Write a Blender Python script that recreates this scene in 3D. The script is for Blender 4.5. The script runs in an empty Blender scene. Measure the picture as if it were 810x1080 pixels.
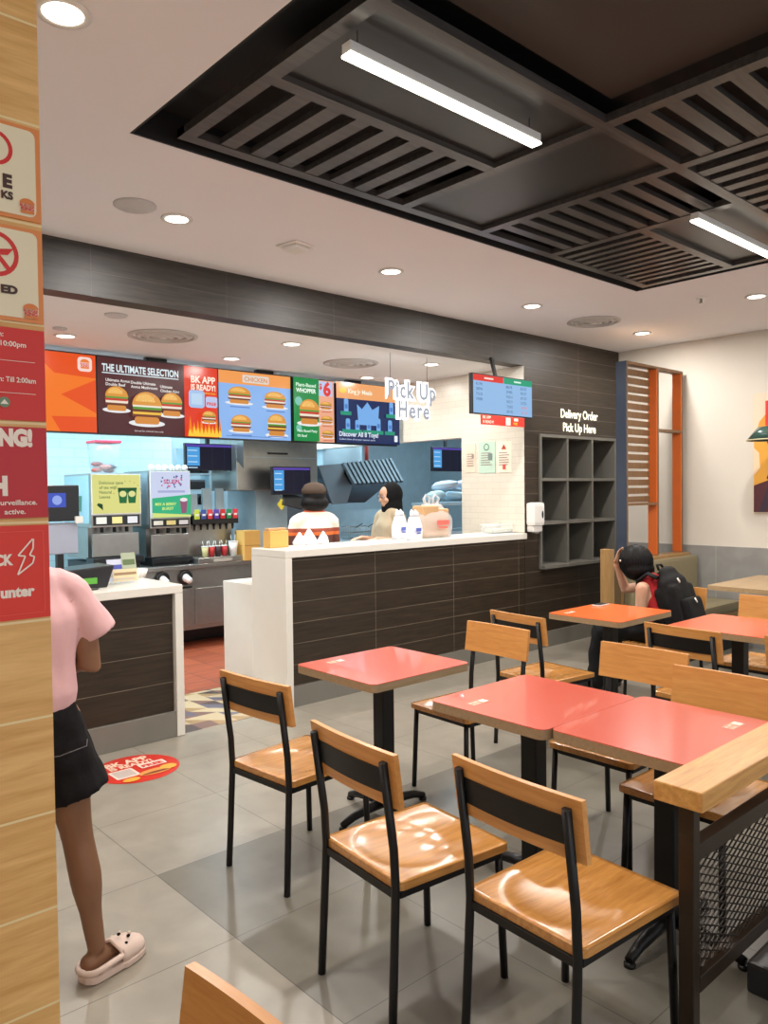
import bpy, bmesh, math, random
from math import sin, cos, pi, radians, sqrt
from mathutils import Vector, Matrix, noise
random.seed(7)
scene = bpy.context.scene
C = scene.collection
# ------------------------------------------------------------------ camera
F, YAW, PITCH, ROLL, CAMH = 818.5, 0.83589, 0.027215, -0.011592, 1.6
fw = Vector((cos(YAW)*cos(PITCH), sin(YAW)*cos(PITCH), -sin(PITCH)))
r0 = Vector((sin(YAW), -cos(YAW), 0)); u0 = r0.cross(fw)
rt = cos(ROLL)*r0 + sin(ROLL)*u0; up = -sin(ROLL)*r0 + cos(ROLL)*u0
cd = bpy.data.cameras.new('camera'); cam = bpy.data.objects.new('camera', cd); C.objects.link(cam)
cam.matrix_world = Matrix(((rt.x, up.x, -fw.x, 0), (rt.y, up.y, -fw.y, 0), (rt.z, up.z, -fw.z, CAMH), (0, 0, 0, 1)))
cd.sensor_fit = 'VERTICAL'; cd.sensor_height = 36; cd.lens = F/1080*36; cd.clip_start = .05
scene.camera = cam
# ------------------------------------------------------------------ world, exposure
w = bpy.data.worlds.new('world'); scene.world = w; w.use_nodes = True
w.node_tree.nodes['Background'].inputs[0].default_value = (.93, .95, 1, 1)
w.node_tree.nodes['Background'].inputs[1].default_value = 1.05
vs = scene.view_settings; vs.view_transform = 'Standard'; vs.look = 'None'; vs.gamma = 1; vs.use_curve_mapping = False
vs.exposure = 0.0

WARM = (1, .955, .91); NEUT = (1, .96, .9); COOL = (.64, .88, 1)
def area(loc, size, power, color, rot=(0, 0, 0), sy=None, spread=180, cam_vis=False):
    l = bpy.data.lights.new('lamp_light', 'AREA'); l.energy = power; l.color = color; l.size = size
    l.shape = 'RECTANGLE' if sy else 'DISK'
    if sy: l.size_y = sy
    l.spread = radians(spread)
    o = bpy.data.objects.new('lamp_light', l); C.objects.link(o); o.location = loc; o.rotation_euler = rot
    return o
ZC = 3.12; ZK = 2.805
DOWN = [(0.93, 2.51), (2.07, 3.97), (3.68, 3.97), (5.27, 3.97), (7.03, 3.97), (6.40, 2.62), (6.9, .9), (.2, -1.6), (3.2, -1.9), (6.6, -.9), (-.9, 3.6)]  # entries after the visible ceiling lamps are unseen, added to fill the room
DOWNK = [(2.19, 6.0), (3.71, 5.2), (5.34, 5.21), (3.69, 6.1), (5.42, 6.24), (.9, 5.5)]  # last entry is an unseen lamp without a fitting
STRIPS = [((1.68, 2.72), 2.02), ((4.13, 5.17), 2.02)]
for x, y in DOWN: area((x, y, ZC-.012), .12, 25, WARM)
for x, y in DOWNK: area((x, y, ZK-.012), .12, 15, NEUT)
for (x0, x1), y in STRIPS: area(((x0+x1)/2, y, 3.045), x1-x0, 34, (1, .93, .82), sy=.035)

# ------------------------------------------------------------------ materials
MATS = {}
def new_mat(name):
    m = bpy.data.materials.new(name); m.use_nodes = True; MATS[name] = m
    nt = m.node_tree; b = nt.nodes['Principled BSDF']
    return m, nt, b
def N(nt, t, **k):
    n = nt.nodes.new(t)
    for a, v in k.items(): setattr(n, a, v)
    return n
def c4(c): return (c[0], c[1], c[2], 1)
def srgb(r, g, b):
    f = lambda v: v/12.92 if v <= .04045 else ((v+.055)/1.055)**2.4
    return (f(r/255), f(g/255), f(b/255))
def plain(name, col, rough=.5, metal=0, var=.06, scale=9, emit=0, alpha=None, trans=0, bump=0, coat=0, spec=.5):
    m, nt, b = new_mat(name)
    tc = N(nt, 'ShaderNodeTexCoord'); no = N(nt, 'ShaderNodeTexNoise'); no.inputs['Scale'].default_value = scale; no.inputs['Detail'].default_value = 4
    nt.links.new(tc.outputs['Object'], no.inputs['Vector'])
    mx = N(nt, 'ShaderNodeMix', data_type='RGBA'); mx.inputs[6].default_value = c4([v*(1-var) for v in col]); mx.inputs[7].default_value = c4([min(1, v*(1+var)) for v in col])
    nt.links.new(no.outputs['Fac'], mx.inputs[0]); nt.links.new(mx.outputs[2], b.inputs['Base Color'])
    b.inputs['Roughness'].default_value = rough; b.inputs['Metallic'].default_value = metal
    b.inputs['Coat Weight'].default_value = coat; b.inputs['Specular IOR Level'].default_value = spec
    if trans: b.inputs['Transmission Weight'].default_value = trans
    if alpha is not None: b.inputs['Alpha'].default_value = alpha
    if bump:
        bp = N(nt, 'ShaderNodeBump'); bp.inputs['Strength'].default_value = bump; bp.inputs['Distance'].default_value = .004
        nt.links.new(no.outputs['Fac'], bp.inputs['Height']); nt.links.new(bp.outputs[0], b.inputs['Normal'])
    if emit:
        b.inputs['Emission Color'].default_value = c4(col); b.inputs['Emission Strength'].default_value = emit
    return m
def wood(name, c1, c2, axis='X', rough=.35, scale=1.0, coat=.2, world=False, seam=None):
    m, nt, b = new_mat(name)
    tc = N(nt, 'ShaderNodeTexCoord'); mp = N(nt, 'ShaderNodeMapping')
    s = {'X': (1.2, 14, 14), 'Y': (14, 1.2, 14), 'Z': (14, 14, 1.2)}[axis]
    mp.inputs['Scale'].default_value = [v*scale for v in s]
    if world:
        ge = N(nt, 'ShaderNodeNewGeometry'); src = ge.outputs['Position']
    else: src = tc.outputs['Object']
    nt.links.new(src, mp.inputs['Vector'])
    if not world:
        oi = N(nt, 'ShaderNodeObjectInfo'); nt.links.new(oi.outputs['Random'], mp.inputs['Location'])
    no = N(nt, 'ShaderNodeTexNoise'); no.inputs['Scale'].default_value = 3; no.inputs['Detail'].default_value = 8; no.inputs['Distortion'].default_value = .6
    nt.links.new(mp.outputs[0], no.inputs['Vector'])
    n2 = N(nt, 'ShaderNodeTexNoise'); n2.inputs['Scale'].default_value = 14; n2.inputs['Detail'].default_value = 3
    nt.links.new(mp.outputs[0], n2.inputs['Vector'])
    ad = N(nt, 'ShaderNodeMath', operation='MULTIPLY_ADD'); ad.inputs[1].default_value = .35
    nt.links.new(n2.outputs['Fac'], ad.inputs[0]); nt.links.new(no.outputs['Fac'], ad.inputs[2])
    mr = N(nt, 'ShaderNodeMapRange'); mr.inputs[1].default_value = .42; mr.inputs[2].default_value = .88
    nt.links.new(ad.outputs[0], mr.inputs[0])
    mx = N(nt, 'ShaderNodeMix', data_type='RGBA'); mx.inputs[6].default_value = c4(c1); mx.inputs[7].default_value = c4(c2)
    nt.links.new(mr.outputs[0], mx.inputs[0]); out = mx.outputs[2]
    if seam:
        ge = N(nt, 'ShaderNodeNewGeometry'); sp = N(nt, 'ShaderNodeSeparateXYZ'); nt.links.new(ge.outputs['Position'], sp.inputs[0])
        a = N(nt, 'ShaderNodeMath', operation='SUBTRACT'); a.inputs[1].default_value = seam[0]; nt.links.new(sp.outputs[2], a.inputs[0])
        p = N(nt, 'ShaderNodeMath', operation='PINGPONG'); p.inputs[1].default_value = seam[1]/2; nt.links.new(a.outputs[0], p.inputs[0])
        l = N(nt, 'ShaderNodeMath', operation='LESS_THAN'); l.inputs[1].default_value = .0026; nt.links.new(p.outputs[0], l.inputs[0])
        m2 = N(nt, 'ShaderNodeMix', data_type='RGBA'); m2.inputs[7].default_value = c4(seam[2]); nt.links.new(l.outputs[0], m2.inputs[0]); nt.links.new(out, m2.inputs[6]); out = m2.outputs[2]
    nt.links.new(out, b.inputs['Base Color']); b.inputs['Roughness'].default_value = rough; b.inputs['Coat Weight'].default_value = coat; b.inputs['Coat Roughness'].default_value = .18
    bp = N(nt, 'ShaderNodeBump'); bp.inputs['Strength'].default_value = .12; bp.inputs['Distance'].default_value = .002
    nt.links.new(ad.outputs[0], bp.inputs['Height']); nt.links.new(bp.outputs[0], b.inputs['Normal'])
    return m
def tiles(name, plane, tw, th, cols, mortar, org=(0, 0), msize=.004, rough=.35, grain=(1, 12), gvar=.25, offset=0, bump=.3, spec=.5):
    """tile sheet laid on world axes; plane 'XY','XZ','YZ'"""
    m, nt, b = new_mat(name)
    ge = N(nt, 'ShaderNodeNewGeometry'); sp = N(nt, 'ShaderNodeSeparateXYZ'); nt.links.new(ge.outputs['Position'], sp.inputs[0])
    ax = {'X': 0, 'Y': 1, 'Z': 2}; cb = N(nt, 'ShaderNodeCombineXYZ')
    for i in range(2):
        s = N(nt, 'ShaderNodeMath', operation='SUBTRACT'); s.inputs[1].default_value = org[i]-50*(tw if i == 0 else th)
        nt.links.new(sp.outputs[ax[plane[i]]], s.inputs[0]); nt.links.new(s.outputs[0], cb.inputs[i])
    br = N(nt, 'ShaderNodeTexBrick', offset=offset, squash=1.0)
    br.inputs['Scale'].default_value = 1; br.inputs['Brick Width'].default_value = tw; br.inputs['Row Height'].default_value = th
    br.inputs['Mortar Size'].default_value = msize/2; br.inputs['Mortar Smooth'].default_value = .1; br.inputs['Bias'].default_value = 0
    br.inputs['Color1'].default_value = c4(cols[0]); br.inputs['Color2'].default_value = c4(cols[1]); br.inputs['Mortar'].default_value = c4(mortar)
    nt.links.new(cb.outputs[0], br.inputs['Vector'])
    mp = N(nt, 'ShaderNodeMapping'); mp.inputs['Scale'].default_value = (grain[0], grain[1], 1); nt.links.new(cb.outputs[0], mp.inputs[0])
    no = N(nt, 'ShaderNodeTexNoise'); no.inputs['Scale'].default_value = 3; no.inputs['Detail'].default_value = 7; no.inputs['Distortion'].default_value = .4; nt.links.new(mp.outputs[0], no.inputs['Vector'])
    mr = N(nt, 'ShaderNodeMapRange'); mr.inputs[1].default_value = .3; mr.inputs[2].default_value = .7; mr.inputs[3].default_value = 1-gvar; mr.inputs[4].default_value = 1+gvar
    nt.links.new(no.outputs['Fac'], mr.inputs[0])
    mx = N(nt, 'ShaderNodeMix', data_type='RGBA', blend_type='MULTIPLY'); mx.inputs[0].default_value = 1
    nt.links.new(br.outputs['Color'], mx.inputs[6]); nt.links.new(mr.outputs[0], mx.inputs[7]); nt.links.new(mx.outputs[2], b.inputs['Base Color'])
    b.inputs['Roughness'].default_value = rough; b.inputs['Specular IOR Level'].default_value = spec
    if bump:
        bp = N(nt, 'ShaderNodeBump', invert=True); bp.inputs['Strength'].default_value = bump; bp.inputs['Distance'].default_value = .002
        nt.links.new(br.outputs['Fac'], bp.inputs['Height']); nt.links.new(bp.outputs[0], b.inputs['Normal'])
    return m, nt, b, br, sp, mx
def emis(name, col, s=1.0):
    m, nt, b = new_mat(name); b.inputs['Base Color'].default_value = (0, 0, 0, 1); b.inputs['Specular IOR Level'].default_value = .2
    b.inputs['Roughness'].default_value = .3
    tc = N(nt, 'ShaderNodeTexCoord'); no = N(nt, 'ShaderNodeTexNoise'); no.inputs['Scale'].default_value = 3; nt.links.new(tc.outputs['Object'], no.inputs['Vector'])
    mx = N(nt, 'ShaderNodeMix', data_type='RGBA'); mx.inputs[6].default_value = c4([v*.97 for v in col]); mx.inputs[7].default_value = c4(col)
    nt.links.new(no.outputs['Fac'], mx.inputs[0]); nt.links.new(mx.outputs[2], b.inputs['Emission Color']); b.inputs['Emission Strength'].default_value = s
    return m
_pc = {}
def paint(rgb, emit=0):
    k = (rgb, emit)
    if k not in _pc:
        _pc[k] = emis('lit_%d_%d_%d' % rgb, srgb(*rgb), emit) if emit else plain('print_%d_%d_%d' % rgb, srgb(*rgb), .45, var=.03)
    return _pc[k]

M_ceil = plain('ceiling_paint', (.86, .85, .88), .85, var=.02, scale=2)
M_kceil = plain('kitchen_ceiling_paint', (.80, .80, .80), .8, var=.02)
M_wall = plain('beige_wall_paint', (.67, .62, .54), .8, var=.03, scale=3, bump=.05)
M_black = plain('black_ceiling_paint', (.007, .007, .0075), .7, var=.2)
M_grille = wood('dark_laminate', (.034, .030, .028), (.072, .066, .062), 'X', .38, 1.0, .3)
M_darktile = tiles('dark_wood_tile', 'XZ', .935, .155, ((.026, .018, .011), (.034, .024, .015)), (.12, .10, .08), (6.105, .16), .0045, .48, (1.2, 16), .35)[0]
M_darktile_b = tiles('dark_wood_tile_beam', 'XZ', .94, .155, ((.028, .023, .0185), (.034, .0285, .023)), (.08, .07, .06), (1.88, .165), .0035, .48, (1.2, 16), .35)[0]
M_darktile_c = tiles('dark_wood_tile_counter', 'XZ', .93, .155, ((.026, .0165, .009), (.034, .022, .0125)), (.17, .14, .10), (4.154, .16), .0045, .45, (1.2, 16), .35)[0]
M_base = plain('grey_skirting_tile', (.20, .19, .165), .4, var=.12, scale=5)
M_white = plain('white_solid_surface', (.80, .77, .70), .3, var=.03, coat=.3)
M_oak = wood('oak_plank', srgb(212, 158, 88), srgb(238, 190, 120), 'X', .5, .9, 0, world=True, seam=(1.331, .2105, srgb(240, 215, 160)))
M_rail = wood('oak_rail', srgb(190, 132, 65), srgb(222, 168, 95), 'X', .4, 1.2)
M_seat = wood('honey_seat_wood', (.42, .17, .035), (.62, .29, .075), 'X', .2, 1.3, .6)
M_back = wood('orange_back_wood', (.60, .245, .060), (.73, .345, .10), 'Y', .35, 1.2, .2)
M_post = wood('post_wood', (.30, .17, .06), (.42, .25, .10), 'Z', .4, 1.0)
M_met = plain('black_powder_metal', (.006, .0055, .0055), .4, .2, var=.2, scale=40)
M_brownmet = plain('dark_bronze_metal', (.035, .022, .013), .38, .4, var=.2, scale=30)
M_red = plain('red_table_laminate', (.62, .085, .042), .28, var=.03, scale=4, coat=.3)
M_ored = plain('orange_red_table_laminate', (.76, .125, .045), .3, var=.03, scale=4, coat=.3)
M_orange = plain('orange_table_laminate', (.86, .155, .03), .3, var=.03, scale=4, coat=.3)
M_edge = wood('table_edge_ply', (.30, .21, .11), (.38, .27, .16), 'X', .5, 2, 0)
M_tan = wood('tan_table_top', (.42, .28, .14), (.52, .36, .20), 'X', .35, 1, .2)
M_steel = plain('brushed_steel', (.42, .42, .40), .32, .9, var=.12, scale=14)
M_bsteel = plain('cool_light_tinted_steel', (.42, .54, .60), .38, .45, var=.15, scale=8)  # bluish base colour stands in for cool kitchen light reflected in the steel
M_dsteel = plain('dark_steel', (.13, .16, .19), .4, .5, var=.2)
M_navy = plain('navy_painted_board', (.030, .045, .075), .5, var=.1)
M_osl = plain('orange_lacquer', (.78, .17, .03), .4, var=.04)
M_bsl = wood('brown_slat_wood', (.18, .095, .04), (.25, .14, .065), 'Z', .5, 1, 0)
M_olive = plain('olive_leatherette', (.25, .21, .12), .45, var=.1, scale=20, bump=.2)
M_plast = plain('white_plastic', (.80, .78, .74), .35, var=.02)
M_dkpl = plain('dark_plastic', (.012, .013, .015), .35, var=.1)
M_shelf = plain('grey_shelf_board', (.15, .145, .125), .5, var=.08)
M_shelfi = plain('grey_shelf_back', (.085, .09, .088), .5, var=.08)
M_card = plain('kraft_cardboard', srgb(222, 175, 95), .7, var=.06)
M_paperbag = plain('kraft_paper', srgb(200, 160, 115), .75, var=.1, bump=.3)
M_bag = plain('clear_white_film', (.85, .85, .85), .35, var=.03, alpha=.34, bump=.6, scale=30)
M_mesh = plain('blackened_mesh_wire', (.03, .022, .016), .45, .5)
M_lamp = emis('lamp_diffuser', (1, .93, .8), 9)
M_strip = emis('strip_diffuser', (1, .93, .78), 7)
M_glow = emis('sign_glow', (1, 1, 1), 2.4)
M_glass = plain('clear_box_plastic', (.75, .85, .9), .1, var=.02, alpha=.16)
M_skinA = plain('brown_skin', (.24, .115, .06), .55, var=.08, scale=15)
M_skinB = plain('light_skin', (.62, .36, .24), .5, var=.06, scale=15)
M_pink = plain('pink_cotton', (.72, .43, .44), .85, var=.05, scale=20, bump=.3)
M_denim = plain('black_denim', (.009, .008, .009), .9, spec=.2, var=.3, scale=60, bump=.4)
M_hair = plain('black_hair', (.004, .0035, .004), .5, spec=.2, var=.3, scale=60, bump=.5)
M_redtop = plain('red_jersey', (.45, .012, .018), .8, var=.1, scale=20, bump=.2)
M_pack = plain('black_nylon', (.006, .006, .0065), .7, spec=.25, var=.2, scale=60, bump=.5)
M_trous = plain('black_loose_cotton', (.012, .013, .014), .9, spec=.2, var=.2, scale=25, bump=.4)
M_clog = plain('cream_foam', (.74, .58, .50), .6, var=.04)

# ------------------------------------------------------------------ mesh helpers
class MB:
    def __init__(s): s.bm = bmesh.new(); s.mats = []
    def mi(s, m):
        if m not in s.mats: s.mats.append(m)
        return s.mats.index(m)
    def _set(s, vs_, mi):
        for f in {f for v in vs_ for f in v.link_faces}: f.material_index = mi
    def box(s, x0, x1, y0, y1, z0, z1, m=None, bev=0, M=None):
        r = bmesh.ops.create_cube(s.bm, size=1); v = r['verts']
        for q in v: q.co = Vector(((x0+x1)/2+q.co.x*(x1-x0), (y0+y1)/2+q.co.y*(y1-y0), (z0+z1)/2+q.co.z*(z1-z0)))
        if m: s._set(v, s.mi(m))
        if bev:
            e = list({e for q in v for e in q.link_edges}); rr = bmesh.ops.bevel(s.bm, geom=e, offset=bev, segments=2, affect='EDGES', profile=.7)
            v = rr['verts']
            if m: s._set(v, s.mi(m))
        if M: bmesh.ops.transform(s.bm, matrix=M, verts=v)
        return s
    def tube(s, pts, r, m=None, n=10, square=False, flat=1.0):
        pts = [Vector(p) for p in pts]; rs = r if isinstance(r, (list, tuple)) else [r]*len(pts)
        rings = []; ref = None
        for i, p in enumerate(pts):
            d = (pts[min(i+1, len(pts)-1)]-pts[max(i-1, 0)]).normalized()
            if ref is None: ref = Vector((1, 0, 0)) if abs(d.x) < .8 else Vector((0, 1, 0))
            a = (ref-d*ref.dot(d)).normalized(); b2 = d.cross(a); ref = a
            nn = 4 if square else n; ring = []
            for k in range(nn):
                t = 2*pi*k/nn+(pi/4 if square else 0); rr = rs[i]*(sqrt(2) if square else 1)
                ring.append(s.bm.verts.new(p+a*cos(t)*rr+b2*sin(t)*rr*flat))
            rings.append(ring)
        mi = s.mi(m) if m else 0
        for A, B in zip(rings, rings[1:]):
            for k in range(len(A)):
                f = s.bm.faces.new((A[k], A[(k+1) % len(A)], B[(k+1) % len(A)], B[k])); f.material_index = mi; f.smooth = not square
        for q in (rings[0][::-1], rings[-1]): f = s.bm.faces.new(q); f.material_index = mi
        return s
    def lathe(s, prof, c=(0, 0, 0), m=None, n=24, M=None, loop=False):
        rings = []; vsx = []
        for r, z in prof:
            ring = [s.bm.verts.new((c[0]+r*cos(2*pi*k/n), c[1]+r*sin(2*pi*k/n), c[2]+z)) for k in range(n)]; rings.append(ring); vsx += ring
        mi = s.mi(m) if m else 0
        for A, B in list(zip(rings, rings[1:]))+([(rings[-1], rings[0])] if loop else []):
            for k in range(n):
                f = s.bm.faces.new((A[k], A[(k+1) % n], B[(k+1) % n], B[k])); f.material_index = mi; f.smooth = True
        if not loop:
            for q in (rings[0][::-1], rings[-1]): f = s.bm.faces.new(q); f.material_index = mi
        if M: bmesh.ops.transform(s.bm, matrix=M, verts=vsx)
        return s
    def prism(s, poly, axis, a0, a1, m=None):
        """poly list of 2D; axis = extrusion axis"""
        def P(p, a): return {'X': (a, p[0], p[1]), 'Y': (p[0], a, p[1]), 'Z': (p[0], p[1], a)}[axis]
        A = [s.bm.verts.new(P(p, a0)) for p in poly]; B = [s.bm.verts.new(P(p, a1)) for p in poly]; mi = s.mi(m) if m else 0
        for k in range(len(A)): f = s.bm.faces.new((A[k], A[(k+1) % len(A)], B[(k+1) % len(A)], B[k])); f.material_index = mi
        for q in (A[::-1], B): f = s.bm.faces.new(q); f.material_index = mi
        return s
    def ball(s, c, r, m=None, sc=(1, 1, 1), n=12):
        rr = bmesh.ops.create_uvsphere(s.bm, u_segments=n, v_segments=max(6, n*2//3), radius=1)
        for v in rr['verts']: v.co = Vector((c[0]+v.co.x*r*sc[0], c[1]+v.co.y*r*sc[1], c[2]+v.co.z*r*sc[2]))
        fs = {f for v in rr['verts'] for f in v.link_faces}
        for f in fs:
            f.smooth = True
            if m: f.material_index = s.mi(m)
        return s
    def quad(s, pts, m=None):
        f = s.bm.faces.new([s.bm.verts.new(p) for p in pts]); f.material_index = s.mi(m) if m else 0; return s
    def build(s, name, m=None, parent=None, loc=None, rz=0, bevel=0):
        bmesh.ops.recalc_face_normals(s.bm, faces=s.bm.faces[:]) if bevel != 'art' else None
        me = bpy.data.meshes.new(name); s.bm.to_mesh(me); s.bm.free()
        for q in (s.mats or [m]): me.materials.append(q)
        o = bpy.data.objects.new(name, me); C.objects.link(o)
        if parent: o.parent = parent
        if loc: o.location = loc
        o.rotation_euler.z = rz
        if isinstance(bevel, float) and bevel > 0:
            b = o.modifiers.new('b', 'BEVEL'); b.width = bevel; b.segments = 2; b.limit_method = 'ANGLE'
        return o
def tag(o, label, cat, group=None, kind=None):
    if label: o['label'] = label
    if cat: o['category'] = cat
    if group: o['group'] = group
    if kind: o['kind'] = kind
    return o
def thing(name, label, cat, loc=(0, 0, 0), rz=0, group=None):
    o = bpy.data.objects.new(name, None); C.objects.link(o); o.location = loc; o.rotation_euler.z = rz; o.empty_display_size = .1
    return tag(o, label, cat, group)
def struct(name, mb, m=None, label=None): return tag(mb.build(name, m), label, None, kind='structure')
def part(name, mb, m, parent, bevel=0): return mb.build(name, m, parent, bevel=bevel)
def copy_tree(o, parent=None):
    c = o.copy(); C.objects.link(c)
    if parent: c.parent = parent
    for ch in list(o.children): copy_tree(ch, c)
    return c
def at(px, py, Y):
    "point of the plane at depth Y seen in the photograph's frame"
    d = rt*((px-405)/F)+up*(-(py-540)/F)+fw; return Vector((d.x*Y/d.y, Y, CAMH+d.z*Y/d.y))
def pb(mb, x0, y0, x1, y1, Y, dep, m=None, bev=0):
    a = at(x0, y0, Y); b_ = at(x1, y1, Y); mb.box(a.x, b_.x, Y, Y+dep, b_.z, a.z, m, bev); return mb

_tc = {}
def text_tris(s, bold=.0, spacing=1.0, shear=0):
    k = (s, bold, spacing, shear)
    if k in _tc: return _tc[k]
    cu = bpy.data.curves.new('t', 'FONT'); cu.body = s; cu.size = 1; cu.offset = bold; cu.space_character = spacing; cu.shear = shear; cu.resolution_u = 3
    o = bpy.data.objects.new('t', cu); C.objects.link(o)
    dg = bpy.context.evaluated_depsgraph_get(); dg.update(); me = bpy.data.meshes.new_from_object(o.evaluated_get(dg))
    vs_ = [(v.co.x, v.co.y) for v in me.vertices]; fs = [tuple(p.vertices) for p in me.polygons]
    bpy.data.objects.remove(o); bpy.data.curves.remove(cu); bpy.data.meshes.remove(me)
    x0 = min(v[0] for v in vs_); x1 = max(v[0] for v in vs_); _tc[k] = (vs_, fs, x0, x1); return _tc[k]
class Art:
    """flat print laid in the local XZ plane facing -Y, in metres; layers stack outward"""
    def __init__(s, step=.0006): s.mb = MB(); s.k = 0; s.step = step
    def lay(s): s.k += 1; return -s.k*s.step
    def poly(s, pts, m):
        y = s.lay(); s.mb.quad([(p[0], y, p[1]) for p in pts], m); return s
    def rect(s, x0, z0, x1, z1, m, r=0):
        if r <= 0: return s.poly([(x0, z0), (x1, z0), (x1, z1), (x0, z1)], m)
        P = []
        for cx, cz, a in ((x1-r, z0+r, -pi/2), (x1-r, z1-r, 0), (x0+r, z1-r, pi/2), (x0+r, z0+r, pi)):
            P += [(cx+r*cos(a+t*pi/8), cz+r*sin(a+t*pi/8)) for t in range(5)]
        return s.poly(P, m)
    def ell(s, cx, cz, rx, rz, m, a0=0, a1=2*pi, n=20): return s.poly([(cx+rx*cos(a0+(a1-a0)*k/n), cz+rz*sin(a0+(a1-a0)*k/n)) for k in range(n if a1-a0 > 6.2 else n+1)], m)
    def ring(s, cx, cz, r, wd, m, n=28):
        y = s.lay()
        for k in range(n):
            a, b = 2*pi*k/n, 2*pi*(k+1)/n
            s.mb.quad([(cx+(r-wd)*cos(a), y, cz+(r-wd)*sin(a)), (cx+r*cos(a), y, cz+r*sin(a)), (cx+r*cos(b), y, cz+r*sin(b)), (cx+(r-wd)*cos(b), y, cz+(r-wd)*sin(b))], m)
        return s
    def text(s, t, x, z, size, m, bold=.02, width=None, align='L', shear=0, tall=1):
        vs_, fs, x0, x1 = text_tris(t, bold, 1, shear); y = s.lay(); sx = size
        if width: sx = width/(x1-x0)
        wd = (x1-x0)*sx; off = {'L': 0, 'C': -wd/2, 'R': -wd}[align]
        vv = [s.mb.bm.verts.new((x+off+(v[0]-x0)*sx, y, z+v[1]*size*tall)) for v in vs_]; mi = s.mb.mi(m)
        for f in fs:
            try: q = s.mb.bm.faces.new([vv[i] for i in f]); q.material_index = mi
            except ValueError: pass
        return s
    def logo(s, x, z, h, bun, red, txt2=None):
        "bun-shaped mark with two words between the halves"
        wd = h*.9
        s.ell(x, z+h*.17, wd/2, h*.33, bun, 0, pi); s.rect(x-wd*.46, z-h*.42, x+wd*.46, z-h*.26, bun, h*.07)
        s.text('BURGER', x, z-.02*h, h*.2, red, .03, wd, 'C'); s.text('KING', x, z-.24*h, h*.28, red, .04, wd*.86, 'C')
        return s
    def burger(s, x, z, wd, h, seed=0, dbl=False):
        R = random.Random(seed); E_ = s.E
        s.ell(x, z-h*.40, wd*.62, h*.10, E_(235, 235, 235)); s.rect(x-wd*.42, z-h*.42, x+wd*.42, z-h*.22, E_(214, 140, 62), h*.08)
        lays = [(120, 62, 38), (240, 190, 70), (105, 50, 30), (90, 150, 50), (238, 232, 215)] if dbl else [(112, 58, 36), (240, 225, 205), (200, 60, 45), (95, 155, 60)]
        n = len(lays); hh = h*.34/n
        for i, cc in enumerate(lays):
            zz = z-h*.22+i*hh; off = R.uniform(-.02, .02)*wd; top = [(x+off-wd*.5+wd*k/10, zz+hh*1.25+R.uniform(-.25, .35)*hh) for k in range(11)]
            s.poly([(x+off-wd*.48, zz), (x+off+wd*.48, zz)]+top[::-1], E_(*cc))
        s.ell(x, z+h*.10, wd*.5, h*.38, E_(220, 150, 60), 0, pi); s.ell(x-wd*.06, z+h*.20, wd*.33, h*.22, E_(240, 185, 95), 0, pi)
        for k in range(9): s.ell(x+R.uniform(-.33, .33)*wd, z+h*(.22+R.uniform(0, .14)), wd*.012, h*.012, E_(255, 235, 190), n=6)
        return s
    def flames(s, x0, x1, z, h, seed=1):
        R = random.Random(seed); n = 9
        for c_, hs in (((245, 130, 20), 1), ((255, 205, 60), .6)):
            P = [(x0, z)]
            for k in range(n):
                a = x0+(x1-x0)*k/n; d = (x1-x0)/n
                P += [(a+d*.15, z+h*hs*R.uniform(.15, .35)), (a+d*.6, z+h*hs*R.uniform(.55, 1))]
            P += [(x1, z+h*.2), (x1, z)]; s.poly(P, s.E(*c_))
        return s
    E = staticmethod(lambda r, g, b: paint((r, g, b), 1.0))
    def build(s, name, parent, loc=(0, 0, 0), rot=None):
        for f in s.mb.bm.faces:
            f.normal_update()
            if f.normal.y > 0: f.normal_flip()
        o = s.mb.build(name, None, parent, loc, bevel='art')
        if rot: o.rotation_euler = rot
        return o
def remeshed(name, mb, m, voxel=.008, smooth=6, parent=None):
    o = mb.build(name+'_tmp', m)
    r = o.modifiers.new('r', 'REMESH'); r.mode = 'VOXEL'; r.voxel_size = voxel; r.use_smooth_shade = True
    sm = o.modifiers.new('s', 'SMOOTH'); sm.iterations = smooth; sm.factor = .5
    dg = bpy.context.evaluated_depsgraph_get(); dg.update(); me = bpy.data.meshes.new_from_object(o.evaluated_get(dg)); me.name = name
    if not me.materials: me.materials.append(m)
    for p in me.polygons: p.use_smooth = True; p.material_index = 0
    me.materials.clear(); me.materials.append(m)
    bpy.data.objects.remove(o); q = bpy.data.objects.new(name, me); C.objects.link(q)
    if parent: q.parent = parent
    return q
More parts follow.
